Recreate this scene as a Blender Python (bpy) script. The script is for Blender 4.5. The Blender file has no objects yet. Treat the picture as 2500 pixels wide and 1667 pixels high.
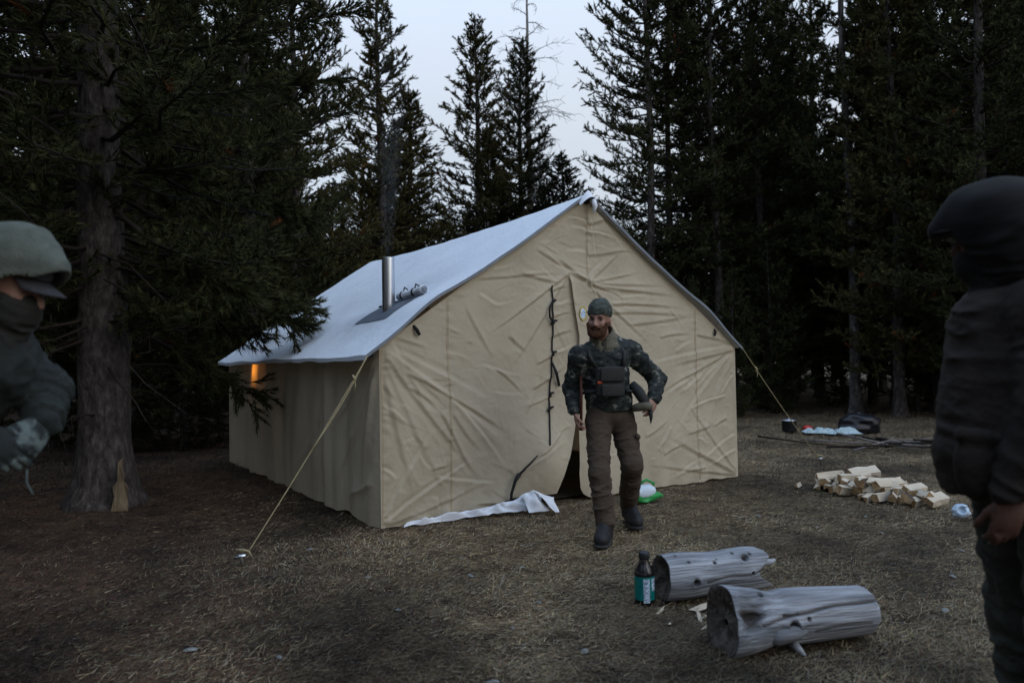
import bpy, math, random
import numpy as np
from mathutils import Matrix, Vector

random.seed(7)
RNG = np.random.default_rng(7)
SC = bpy.context.scene
COL = SC.collection

# ------------------------------------------------------------------ camera
cam_d = bpy.data.cameras.new('camera')
cam = bpy.data.objects.new('camera', cam_d); COL.objects.link(cam)
PITCH, ROLL, CAMH = 0.02938, -0.017084, 1.3
_X = Vector((1, 0, 0)); _Y = Vector((0, -math.sin(PITCH), math.cos(PITCH))); _F = Vector((0, math.cos(PITCH), math.sin(PITCH)))
_R = _X*math.cos(ROLL) + _Y*math.sin(ROLL); _U = -_X*math.sin(ROLL) + _Y*math.cos(ROLL)
M = Matrix.Identity(4)
for i in range(3):
    M[i][0] = _R[i]; M[i][1] = _U[i]; M[i][2] = -_F[i]
M[2][3] = CAMH
cam.matrix_world = M
cam_d.sensor_width = 36.0; cam_d.lens = 25.748
cam_d.clip_start = 0.05; cam_d.clip_end = 2000
cam_d.dof.use_dof = True; cam_d.dof.focus_distance = 6.2; cam_d.dof.aperture_fstop = 2.0
SC.camera = cam

# ------------------------------------------------------------------ sky and light (overcast dusk)
world = bpy.data.worlds.new('World'); SC.world = world; world.use_nodes = True
nt = world.node_tree; nt.nodes.clear()
sky = nt.nodes.new('ShaderNodeTexSky'); sky.sky_type = 'NISHITA'; sky.sun_disc = False
sky.sun_elevation = math.radians(32); sky.sun_rotation = math.radians(132); sky.dust_density = 2.0; sky.ozone_density = 3.0
bg1 = nt.nodes.new('ShaderNodeBackground'); bg1.inputs['Strength'].default_value = 0.04
nt.links.new(sky.outputs[0], bg1.inputs['Color'])
# even layer of thin cloud
tc = nt.nodes.new('ShaderNodeTexCoord')
cn = nt.nodes.new('ShaderNodeTexNoise'); cn.inputs['Scale'].default_value = 1.6; cn.inputs['Detail'].default_value = 4
cr = nt.nodes.new('ShaderNodeValToRGB')
cr.color_ramp.elements[0].position = 0.3; cr.color_ramp.elements[0].color = (0.56, 0.605, 0.655, 1)
cr.color_ramp.elements[1].position = 0.7; cr.color_ramp.elements[1].color = (0.64, 0.67, 0.70, 1)
nt.links.new(tc.outputs['Generated'], cn.inputs['Vector']); nt.links.new(cn.outputs['Fac'], cr.inputs[0])
bg2 = nt.nodes.new('ShaderNodeBackground'); bg2.inputs['Strength'].default_value = 1.0
sp_ = nt.nodes.new('ShaderNodeSeparateXYZ'); nt.links.new(tc.outputs['Generated'], sp_.inputs[0])
cl_ = nt.nodes.new('ShaderNodeMapRange'); cl_.inputs['From Min'].default_value = 0.0; cl_.inputs['From Max'].default_value = 1.0; cl_.inputs['To Min'].default_value = 0.72; cl_.inputs['To Max'].default_value = 1.62
zm_ = nt.nodes.new('ShaderNodeMapRange'); zm_.inputs['From Min'].default_value = 0.30; zm_.inputs['From Max'].default_value = 0.75; nt.links.new(sp_.outputs['Z'], zm_.inputs[0])
cz_ = nt.nodes.new('ShaderNodeMix'); cz_.data_type = 'RGBA'; cz_.blend_type = 'MULTIPLY'; cz_.inputs[7].default_value = (0.92, 1.12, 1.45, 1)      # thinner, bluer cloud overhead
nt.links.new(zm_.outputs[0], cz_.inputs[0]); nt.links.new(cr.outputs[0], cz_.inputs[6]); nt.links.new(cz_.outputs[2], bg2.inputs['Color'])
nt.links.new(sp_.outputs['Z'], cl_.inputs[0]); nt.links.new(cl_.outputs[0], bg2.inputs['Strength'])   # overcast sky law
add = nt.nodes.new('ShaderNodeAddShader'); out = nt.nodes.new('ShaderNodeOutputWorld')
nt.links.new(bg1.outputs[0], add.inputs[0]); nt.links.new(bg2.outputs[0], add.inputs[1]); nt.links.new(add.outputs[0], out.inputs[0])

sun_d = bpy.data.lights.new('sun', 'SUN'); sun_d.energy = 0.30; sun_d.angle = math.radians(40); sun_d.color = (1.0, 0.95, 0.88)
sun = bpy.data.objects.new('sun', sun_d); COL.objects.link(sun)
_el, _az = math.radians(32), math.radians(132)      # from behind the camera on the right
_sd = Vector((math.sin(_az)*math.cos(_el), math.cos(_az)*math.cos(_el), math.sin(_el)))
sun.rotation_euler = _sd.to_track_quat('Z', 'Y').to_euler()
vs = SC.view_settings; vs.view_transform = 'Standard'; vs.look = 'None'; vs.exposure = 0.0; vs.gamma = 1.0; vs.use_curve_mapping = False
SC.cycles.use_denoising = True
SC.cycles.max_bounces = 6; SC.cycles.diffuse_bounces = 3; SC.cycles.transparent_max_bounces = 6; SC.cycles.volume_bounces = 1

# ------------------------------------------------------------------ helpers
def tag(o, label=None, cat=None, group=None, kind=None):
    if label: o['label'] = label
    if cat: o['category'] = cat
    if group: o['group'] = group
    if kind: o['kind'] = kind
    return o

def empty(name, loc=(0, 0, 0), rz=0.0):
    o = bpy.data.objects.new(name, None); COL.objects.link(o)
    o.location = loc; o.rotation_euler = (0, 0, rz); o.empty_display_size = 0.2
    return o

def obj(name, me, parent=None, loc=None, rot=None):
    o = bpy.data.objects.new(name, me); COL.objects.link(o)
    if parent is not None: o.parent = parent
    if loc is not None: o.location = loc
    if rot is not None: o.rotation_euler = rot
    return o

def copy_tree(o, parent=None):
    c = o.copy(); COL.objects.link(c); c.parent = parent
    for ch in o.children:
        copy_tree(ch, c)
    return c

def mesh_np(name, V, faces, mat, smooth=True, nper=None):
    """V (n,3) array, faces (m,k) int array or list of arrays with differing k"""
    me = bpy.data.meshes.new(name)
    fl = faces if isinstance(faces, list) else [faces]
    fl = [np.asarray(f, dtype=np.int32) for f in fl if len(f)]
    nl = sum(f.size for f in fl); nf = sum(len(f) for f in fl)
    me.vertices.add(len(V)); me.vertices.foreach_set('co', np.asarray(V, dtype=np.float32).ravel())
    me.loops.add(nl); me.loops.foreach_set('vertex_index', np.concatenate([f.ravel() for f in fl]))
    me.polygons.add(nf)
    tot = np.concatenate([np.full(len(f), f.shape[1], dtype=np.int32) for f in fl])
    st = np.concatenate([[0], np.cumsum(tot)[:-1]]).astype(np.int32)
    me.polygons.foreach_set('loop_start', st); me.polygons.foreach_set('loop_total', tot)
    me.polygons.foreach_set('use_smooth', np.full(nf, smooth, dtype=bool))
    me.update(calc_edges=True); me.validate()
    if mat is not None: me.materials.append(mat)
    return me

def vcol(me, cols, name='tint'):
    a = me.color_attributes.new(name, 'FLOAT_COLOR', 'POINT')
    a.data.foreach_set('color', np.asarray(cols, dtype=np.float32).ravel())

class MB:
    def __init__(s): s.V = []; s.F = []
    def add(s, V, F):
        n = len(s.V); s.V.extend([tuple(v) for v in V]); s.F.extend([tuple(i+n for i in f) for f in F]); return s
    def box(s, c, d, R=None):
        P = []
        for x in (-1, 1):
            for y in (-1, 1):
                for z in (-1, 1):
                    v = Vector((x*d[0]/2, y*d[1]/2, z*d[2]/2))
                    if R is not None: v = R @ v
                    P.append(v + Vector(c))
        return s.add(P, [(0, 1, 3, 2), (4, 6, 7, 5), (0, 4, 5, 1), (2, 3, 7, 6), (0, 2, 6, 4), (1, 5, 7, 3)])
    def tube(s, pts, rad, n=8, cap=True):
        pts = [Vector(p) for p in pts]
        if not hasattr(rad, '__len__'): rad = [rad]*len(pts)
        V = []; F = []; up = None
        for i, p in enumerate(pts):
            t = (pts[min(i+1, len(pts)-1)] - pts[max(i-1, 0)]).normalized()
            if up is None: up = t.orthogonal().normalized()
            up = (up - t*up.dot(t)).normalized(); w = t.cross(up)
            for k in range(n):
                a = 2*math.pi*k/n; V.append(p + (up*math.cos(a) + w*math.sin(a))*rad[i])
        for i in range(len(pts)-1):
            for k in range(n):
                a = i*n+k; b = i*n+(k+1) % n; F.append((a, b, b+n, a+n))
        if cap:
            F.append(tuple(range(n-1, -1, -1))); F.append(tuple(len(V)-n+k for k in range(n)))
        return s.add(V, F)
    def lathe(s, prof, n=24, c=(0, 0, 0)):
        V = []; F = []
        for r, z in prof:
            for k in range(n):
                a = 2*math.pi*k/n; V.append((c[0]+r*math.cos(a), c[1]+r*math.sin(a), c[2]+z))
        for i in range(len(prof)-1):
            for k in range(n):
                a = i*n+k; b = i*n+(k+1) % n; F.append((a, b, b+n, a+n))
        F.append(tuple(range(n-1, -1, -1))); F.append(tuple((len(prof)-1)*n+k for k in range(n)))
        return s.add(V, F)
    def mesh(s, name, mat, smooth=True):
        me = bpy.data.meshes.new(name); me.from_pydata([tuple(v) for v in s.V], [], s.F); me.update()
        me.polygons.foreach_set('use_smooth', [smooth]*len(me.polygons))
        if mat is not None: me.materials.append(mat)
        return me
    def build(s, name, mat, parent=None, smooth=True, loc=None, rot=None):
        return obj(name, s.mesh(name, mat, smooth), parent, loc, rot)

def grid_mesh(name, P, mat, smooth=True, flip=False):
    """P (m,n,3)"""
    m, n = P.shape[:2]
    i = np.arange(m*n).reshape(m, n)
    F = np.stack([i[:-1, :-1], i[:-1, 1:], i[1:, 1:], i[1:, :-1]], -1).reshape(-1, 4)
    if flip: F = F[:, ::-1]
    return mesh_np(name, P.reshape(-1, 3), F, mat, smooth)

def _h(ix, iy, iz, seed):
    n = (ix*374761393 + iy*668265263 + iz*2147483647 + seed*1274126177) & 0xffffffff
    n = ((n ^ (n >> 13)) * 1274126177) & 0xffffffff
    n = n ^ (n >> 16)
    return (n & 0xffff)/32767.5 - 1.0

def noise3(x, y, z, seed=0):
    x, y, z = np.broadcast_arrays(np.asarray(x, float), np.asarray(y, float), np.asarray(z, float))
    ix = np.floor(x).astype(np.int64); iy = np.floor(y).astype(np.int64); iz = np.floor(z).astype(np.int64)
    fx = x-ix; fy = y-iy; fz = z-iz
    ux = fx*fx*(3-2*fx); uy = fy*fy*(3-2*fy); uz = fz*fz*(3-2*fz)
    r = 0
    for dx in (0, 1):
        for dy in (0, 1):
            for dz in (0, 1):
                w = (ux if dx else 1-ux)*(uy if dy else 1-uy)*(uz if dz else 1-uz)
                r = r + w*_h(ix+dx, iy+dy, iz+dz, seed)
    return r
def noise2(x, y, seed=0): return noise3(x, y, np.zeros_like(np.asarray(x, float))+0.37, seed)
def fbm2(x, y, o=4, seed=0):
    r = 0; a = 1.0
    for i in range(o):
        r = r + a*noise2(x*2**i, y*2**i, seed+i*17); a *= 0.5
    return r
def sstep(a, b, x):
    t = np.clip((x-a)/(b-a), 0, 1); return t*t*(3-2*t)

# ------------------------------------------------------------------ materials
def new_mat(name):
    m = bpy.data.materials.new(name); m.use_nodes = True
    n = m.node_tree; b = n.nodes['Principled BSDF']
    return m, n, b

def mat(name, cols, scale=5.0, rough=0.85, bump=0.0, bscale=None, metal=0.0, stretch=None, detail=5, spec=0.3, pos=None, tint=None):
    """noise-mottled principled; cols: list of linear colours along the ramp"""
    m, n, b = new_mat(name)
    b.inputs['Roughness'].default_value = rough; b.inputs['Metallic'].default_value = metal
    b.inputs['Specular IOR Level'].default_value = spec
    tcn = n.nodes.new('ShaderNodeTexCoord'); mp = n.nodes.new('ShaderNodeMapping')
    n.links.new(tcn.outputs['Object'], mp.inputs[0])
    if stretch: mp.inputs['Scale'].default_value = stretch
    nz = n.nodes.new('ShaderNodeTexNoise'); nz.inputs['Scale'].default_value = scale; nz.inputs['Detail'].default_value = detail
    nz.inputs['Roughness'].default_value = 0.62
    n.links.new(mp.outputs[0], nz.inputs['Vector'])
    rp = n.nodes.new('ShaderNodeValToRGB'); e = rp.color_ramp.elements
    while len(e) < len(cols): e.new(0.5)
    for i, c in enumerate(cols):
        e[i].position = pos[i] if pos else 0.32 + 0.36*i/max(1, len(cols)-1); e[i].color = (*c, 1)
    n.links.new(nz.outputs['Fac'], rp.inputs[0])
    src = rp.outputs[0]
    if tint:
        at = n.nodes.new('ShaderNodeVertexColor'); at.layer_name = tint
        mx = n.nodes.new('ShaderNodeMix'); mx.data_type = 'RGBA'; mx.blend_type = 'MULTIPLY'; mx.inputs[0].default_value = 1
        n.links.new(src, mx.inputs[6]); n.links.new(at.outputs[0], mx.inputs[7]); src = mx.outputs[2]
    n.links.new(src, b.inputs['Base Color'])
    if bump:
        bn = n.nodes.new('ShaderNodeTexNoise'); bn.inputs['Scale'].default_value = bscale or scale*3; bn.inputs['Detail'].default_value = 5
        n.links.new(mp.outputs[0], bn.inputs['Vector'])
        bp = n.nodes.new('ShaderNodeBump'); bp.inputs['Strength'].default_value = bump; bp.inputs['Distance'].default_value = 0.02
        n.links.new(bn.outputs['Fac'], bp.inputs['Height']); n.links.new(bp.outputs[0], b.inputs['Normal'])
    return m

def canvas(name, c1, c2, trans):
    m = mat(name, [c1, c2], 1.3, 0.9, 0.3, 22, spec=0.15, detail=8)
    n = m.node_tree; b = n.nodes['Principled BSDF']; o = n.nodes['Material Output']
    tr = n.nodes.new('ShaderNodeBsdfTranslucent'); tr.inputs[0].default_value = (0.8, 0.62, 0.4, 1)
    mx = n.nodes.new('ShaderNodeMixShader'); mx.inputs[0].default_value = trans
    n.links.new(b.outputs[0], mx.inputs[1]); n.links.new(tr.outputs[0], mx.inputs[2]); n.links.new(mx.outputs[0], o.inputs[0])
    return m

MT = {}
MT['canvas'] = canvas('tan_canvas', (0.42, 0.362, 0.265), (0.525, 0.46, 0.348), 0.10)
MT['roof'] = canvas('white_canvas', (0.72, 0.78, 0.84), (0.77, 0.82, 0.87), 0.03)
_n = MT['roof'].node_tree; _b = _n.nodes['Principled BSDF']; _src = _b.inputs['Base Color'].links[0].from_socket
_tc = _n.nodes.new('ShaderNodeTexCoord'); _vm = _n.nodes.new('ShaderNodeVectorMath'); _vm.operation = 'DISTANCE'; _vm.inputs[1].default_value = (0.62, 1.15, 1.9); _n.links.new(_tc.outputs['Object'], _vm.inputs[0])
_nz = _n.nodes.new('ShaderNodeTexNoise'); _nz.inputs['Scale'].default_value = 6; _nz.inputs['Detail'].default_value = 6; _n.links.new(_tc.outputs['Object'], _nz.inputs[0])
_mr = _n.nodes.new('ShaderNodeMapRange'); _mr.inputs['From Min'].default_value = 0.9; _mr.inputs['From Max'].default_value = 0.0; _n.links.new(_vm.outputs['Value'], _mr.inputs[0])
_mu = _n.nodes.new('ShaderNodeMath'); _mu.operation = 'MULTIPLY'; _n.links.new(_mr.outputs[0], _mu.inputs[0]); _n.links.new(_nz.outputs['Fac'], _mu.inputs[1])
_mx = _n.nodes.new('ShaderNodeMix'); _mx.data_type = 'RGBA'; _mx.inputs[7].default_value = (0.30, 0.31, 0.33, 1); _n.links.new(_mu.outputs[0], _mx.inputs[0]); _n.links.new(_src, _mx.inputs[6]); _n.links.new(_mx.outputs[2], _b.inputs['Base Color'])
MT['binding'] = mat('grey_binding', [(0.15, 0.17, 0.19), (0.21, 0.23, 0.26)], 8)
MT['eave_tape'] = mat('eave_tape', [(0.14, 0.135, 0.125), (0.19, 0.18, 0.165)], 8)
MT['whitecloth'] = mat('white_cloth', [(0.70, 0.74, 0.80), (0.78, 0.80, 0.84)], 6, 0.7, 0.2, 25)
MT['black'] = mat('black_webbing', [(0.012, 0.012, 0.013), (0.02, 0.02, 0.02)], 20, 0.8)
MT['rope'] = mat('rope', [(0.26, 0.21, 0.115), (0.36, 0.30, 0.17)], 60, 0.9, 0.4, 200)
MT['steel'] = mat('stove_pipe_steel', [(0.45, 0.47, 0.50), (0.75, 0.77, 0.80)], 6, 0.33, 0.0, metal=1.0, stretch=(6, 6, 0.4))
MT['flash'] = mat('grey_flashing', [(0.10, 0.12, 0.145), (0.14, 0.16, 0.19)], 7, 0.8)
MT['bark'] = mat('pine_bark', [(0.018, 0.014, 0.012), (0.048, 0.040, 0.036), (0.10, 0.088, 0.082)], 20, 0.95, 1.0, 38, stretch=(1, 1, 0.45), detail=8)
MT['palebark'] = mat('pale_bark', [(0.16, 0.15, 0.14), (0.32, 0.30, 0.28), (0.45, 0.42, 0.40)], 9, 0.95, 0.8, 16, stretch=(1, 1, 0.35))
MT['deadwood'] = mat('dead_wood', [(0.10, 0.09, 0.085), (0.22, 0.20, 0.19)], 12, 0.9, 0.5, 30)
MT['twig'] = mat('twig_bark', [(0.014, 0.010, 0.0075), (0.03, 0.022, 0.017)], 12, 0.95)

def needle_mat(name, c1, c2, c3):
    m = mat(name, [c1, c2, c3], 1.1, 0.9, spec=0.05, detail=3, tint='tint')
    n = m.node_tree; b = n.nodes['Principled BSDF']; o = n.nodes['Material Output']
    return m
MT['needle'] = needle_mat('pine_needles', (0.026, 0.029, 0.013), (0.046, 0.050, 0.021), (0.068, 0.070, 0.030))
MT['needle_warm'] = needle_mat('pine_needles_olive', (0.050, 0.049, 0.019), (0.085, 0.078, 0.031), (0.115, 0.098, 0.043))

# ------------------------------------------------------------------ ground
def ground_h(x, y):
    x = np.asarray(x, float); y = np.asarray(y, float)
    z = 0.030*fbm2(x*0.35, y*0.35, 3, 3) + 0.012*fbm2(x*2.1, y*2.1, 3, 9)
    far = sstep(14, 60, np.hypot(x, y))
    z = z + far*(0.5*noise2(x*0.05, y*0.05, 21))
    return z - 0.012

MT['ground'] = mat('dry_turf', [(0.026, 0.017, 0.009), (0.062, 0.044, 0.025), (0.112, 0.086, 0.050), (0.058, 0.041, 0.023)], 5.0, 0.95, 1.0, 55, detail=10, pos=[0.30, 0.45, 0.58, 0.72], tint='tint')
_n = MT['ground'].node_tree; _b = _n.nodes['Principled BSDF']; _src = _b.inputs['Base Color'].links[0].from_socket
_f = _n.nodes.new('ShaderNodeTexNoise'); _f.inputs['Scale'].default_value = 70; _f.inputs['Detail'].default_value = 6; _f.inputs['Roughness'].default_value = 0.75
_tc = _n.nodes.new('ShaderNodeTexCoord'); _mp = _n.nodes.new('ShaderNodeMapping'); _mp.inputs['Scale'].default_value = (1, 0.45, 1); _mp.inputs['Rotation'].default_value = (0, 0, 0.9); _n.links.new(_tc.outputs['Object'], _mp.inputs[0]); _n.links.new(_mp.outputs[0], _f.inputs[0])
_r = _n.nodes.new('ShaderNodeValToRGB'); _r.color_ramp.elements[0].position = 0.36; _r.color_ramp.elements[0].color = (0.25, 0.22, 0.20, 1); _r.color_ramp.elements[1].position = 0.66; _r.color_ramp.elements[1].color = (2.1, 2.0, 1.85, 1); _n.links.new(_f.outputs['Fac'], _r.inputs[0])
_m = _n.nodes.new('ShaderNodeMix'); _m.data_type = 'RGBA'; _m.blend_type = 'MULTIPLY'; _m.inputs[0].default_value = 1; _n.links.new(_src, _m.inputs[6]); _n.links.new(_r.outputs[0], _m.inputs[7]); _n.links.new(_m.outputs[2], _b.inputs['Base Color'])
def axis_pts(lo, hi, c0, c1, fine, grow):
    a = list(np.arange(c0, c1+1e-6, fine)); s = fine
    while a[-1] < hi: s *= grow; a.append(a[-1]+s)
    s = fine
    while a[0] > lo: s *= grow; a.insert(0, a[0]-s)
    return np.array(a)
gx = axis_pts(-400, 400, -7, 8, 0.1, 1.10); gy = axis_pts(-60, 600, 1.5, 14, 0.1, 1.10)
GX, GY = np.meshgrid(gx, gy)
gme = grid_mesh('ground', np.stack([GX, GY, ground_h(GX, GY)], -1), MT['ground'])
duff_shade = sstep(0.3, -3.2, GX+0.9*fbm2(GX*.5, GY*.5, 3, 31)+0.18*(GY-5))[..., None]      # reddish needle litter on the left, pine shade put into its colour
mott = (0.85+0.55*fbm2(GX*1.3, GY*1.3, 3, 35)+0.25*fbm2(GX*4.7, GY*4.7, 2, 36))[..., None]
gt = np.clip((1-duff_shade)+duff_shade*np.array((0.62, 0.50, 0.46)), 0, 1)*np.clip(mott, 0.35, 1.7)
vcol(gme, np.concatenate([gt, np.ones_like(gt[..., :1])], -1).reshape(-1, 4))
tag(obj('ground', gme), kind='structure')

# far grassy hillside beyond the forest
hx = np.linspace(-260, 260, 60); hy = np.linspace(110, 330, 24)
HX, HY = np.meshgrid(hx, hy)
HZ = sstep(110, 260, HY)*(26 + 34*sstep(40, -140, HX) + 10*sstep(30, 120, HX)) + 3*fbm2(HX*0.02, HY*0.02, 3, 5) - 4
MT['hill'] = mat('hill_grass', [(0.16, 0.125, 0.085), (0.30, 0.24, 0.17)], 0.05, 0.95)
tag(obj('hill', grid_mesh('hill', np.stack([HX, HY, HZ], -1), MT['hill'])), kind='structure')

# matted dry grass: short curved blades, clumped
def grass(name, n, xr, yr, lrange, wid, mat_, seed, flat=0.35, pw=1.0, label='', clump=True, straw=False):
    r = np.random.default_rng(seed)
    u = r.random(n*3); y = yr[0]+(yr[1]-yr[0])*u**pw
    hw = 0.75*y+0.6
    x = (r.random(n*3)*2-1)*hw
    k = (x > xr[0]) & (x < xr[1])
    if clump:
        k &= (fbm2(x*1.7, y*1.7, 3, seed) + 0.55*r.standard_normal(len(x)) > -0.45)
    # nothing grows inside the tent
    lx, ly = x+1.066, y-5.864
    a_ = lx*math.cos(.5862)+ly*math.sin(.5862); b_ = -lx*math.sin(.5862)+ly*math.cos(.5862)
    k &= ~((a_ > 0.05) & (a_ < 4.25) & (b_ > 0.05) & (b_ < 5.2))
    x = x[k][:n]; y = y[k][:n]; n = len(x)
    z = ground_h(x, y)
    flow = 2.2*noise2(x*0.8, y*0.8, seed+3)+r.standard_normal(n)*0.8+0.3
    el = np.clip(flat + 0.35*r.standard_normal(n), 0.03, 1.35)
    L = (lrange[0]+(lrange[1]-lrange[0])*r.random(n)**2)*(0.8+0.4*noise2(x*1.1, y*1.1, seed+5))
    w = wid*(0.6+0.8*r.random(n))*(0.75+y*0.06)
    d = np.stack([np.cos(flow)*np.cos(el), np.sin(flow)*np.cos(el), np.sin(el)], -1)
    e2 = el-0.55
    d2 = np.stack([np.cos(flow+.2)*np.cos(e2), np.sin(flow+.2)*np.cos(e2), np.maximum(np.sin(e2), -0.05)], -1)
    s = np.stack([-np.sin(flow), np.cos(flow), 0.35*r.standard_normal(n)], -1)
    P = np.stack([x, y, z-0.004], -1)
    m1 = P+d*(L*0.55)[:, None]; t1 = m1+d2*(L*0.45)[:, None]; t1[:, 2] = np.maximum(t1[:, 2], z+0.004)
    sw = s*(w/2)[:, None]
    nv = 3 if straw else 5
    if straw:
        P[:, 2] += 0.008+0.012*r.random(n); t1 = P+d*L[:, None]; t1[:, 2] = np.clip(t1[:, 2], z+0.002, z+0.035)
        V = np.stack([P-sw, P+sw, t1], 1).reshape(-1, 3); b = np.arange(n)*3; FF = [np.stack([b, b+1, b+2], -1)]
    else:
        V = np.stack([P-sw, P+sw, m1+sw*0.8, m1-sw*0.8, t1], 1).reshape(-1, 3)
        b = np.arange(n)*5
        FF = [np.stack([b, b+1, b+2, b+3], -1), np.stack([b+3, b+2, b+4], -1)]
    me = mesh_np(name, V, FF, mat_, not straw)
    pal = np.array([(0.27, 0.205, 0.115), (0.22, 0.175, 0.11), (0.18, 0.15, 0.105), (0.33, 0.265, 0.165), (0.155, 0.09, 0.05), (0.11, 0.078, 0.05), (0.11, 0.11, 0.045), (0.21, 0.185, 0.145)])
    base = r.choice(len(pal), n, p=[.2, .2, .17, .08, .1, .12, .04, .09])
    c = pal[base]
    # rusty forest litter towards the left, darkened for tree shade; greyer straw in the clearing
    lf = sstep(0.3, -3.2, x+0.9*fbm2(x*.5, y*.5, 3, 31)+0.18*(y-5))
    rust_shaded = np.array([(0.095, 0.045, 0.030), (0.085, 0.058, 0.034), (0.05, 0.030, 0.022)])[r.integers(0, 3, n)]
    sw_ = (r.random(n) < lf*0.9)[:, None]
    c = np.where(sw_, rust_shaded, c)
    c = c*0.9*(0.7+0.6*r.random(n))[:, None]*np.clip(1+0.6*fbm2(x*1.3, y*1.3, 3, 35)+0.35*fbm2(x*4.1, y*4.1, 2, 41), 0.25, 2.2)[:, None]
    if seed == 12: c = c*0.6
    c = np.clip(np.repeat(c, nv, 0), 0.008, 1)
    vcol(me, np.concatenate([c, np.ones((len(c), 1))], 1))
    o = obj(name, me); tag(o, label, 'grass', kind='stuff'); return o
gm, gn, gb = new_mat('dry_grass'); gb.inputs['Roughness'].default_value = 0.8; gb.inputs['Specular IOR Level'].default_value = 0.2
_at = gn.nodes.new('ShaderNodeVertexColor'); _at.layer_name = 'tint'; gn.links.new(_at.outputs[0], gb.inputs['Base Color'])
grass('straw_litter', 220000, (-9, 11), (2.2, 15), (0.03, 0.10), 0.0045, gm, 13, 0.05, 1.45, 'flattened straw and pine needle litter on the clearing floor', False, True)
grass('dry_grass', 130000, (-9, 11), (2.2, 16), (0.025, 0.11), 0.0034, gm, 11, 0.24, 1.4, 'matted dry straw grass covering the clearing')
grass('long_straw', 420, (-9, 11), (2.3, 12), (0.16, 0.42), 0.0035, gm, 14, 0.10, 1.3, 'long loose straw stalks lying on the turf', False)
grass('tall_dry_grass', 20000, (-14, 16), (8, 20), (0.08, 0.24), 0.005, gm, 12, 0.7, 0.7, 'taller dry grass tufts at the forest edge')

# ------------------------------------------------------------------ pines
def frames(D):
    a = np.where(np.abs(D[:, 2:3]) < 0.9, np.array([[0, 0, 1.0]]), np.array([[1.0, 0, 0]]))
    s = np.cross(D, a); s /= np.linalg.norm(s, axis=1, keepdims=True)+1e-9
    return s, np.cross(s, D)

def tubes_np(A, B, ra, rb, n=3):
    """many straight tapered tubes"""
    D = B-A; L = np.linalg.norm(D, axis=1, keepdims=True)+1e-9; D = D/L
    s, t = frames(D); V = []
    for P, r in ((A, ra), (B, rb)):
        for k in range(n):
            a = 2*math.pi*k/n
            V.append(P+(s*math.cos(a)+t*math.sin(a))*r[:, None])
    V = np.stack(V, 1); m = len(A)
    b = (np.arange(m)*2*n)[:, None]
    F = np.concatenate([np.stack([b[:, 0]+k, b[:, 0]+(k+1) % n, b[:, 0]+n+(k+1) % n, b[:, 0]+n+k], -1) for k in range(n)])
    return V.reshape(-1, 3), F

def needles_np(r, P, D, L, nn, nlen, wid, ang=0.95):
    """bottle-brush shoots: nn needles on each shoot"""
    m = len(P)
    s, t = frames(D)
    tt = r.random((m, nn))**0.8
    az = r.random((m, nn))*2*math.pi
    an = ang*(0.55+0.7*r.random((m, nn)))*(1-0.45*tt)
    nl = nlen*(0.7+0.5*r.random((m, nn)))
    radial = s[:, None]*np.cos(az)[..., None]+t[:, None]*np.sin(az)[..., None]
    nd = D[:, None]*np.cos(an)[..., None]+radial*np.sin(an)[..., None]
    side = np.cross(nd, radial); side /= np.linalg.norm(side, axis=-1, keepdims=True)+1e-9
    base = P[:, None]+D[:, None]*(tt*L[:, None])[..., None]
    tip = base+nd*nl[..., None]
    w = wid*(0.7+0.6*r.random((m, nn)))[..., None]*0.5
    V = np.stack([base-side*w, tip, base+side*w], 2).reshape(-1, 3)
    b = np.arange(m*nn)*3
    F = np.stack([b, b+1, b+2], -1)
    tint = np.repeat(0.65+0.6*r.random(m), nn*3)
    br = (r.random(m) < 0.006)
    tint3 = np.stack([tint*(1+np.repeat(br, nn*3)*1.2), tint*(1-np.repeat(br, nn*3)*0.25), tint*(1-np.repeat(br, nn*3)*0.3), np.ones_like(tint)], -1)
    return V, F, tint3

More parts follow.
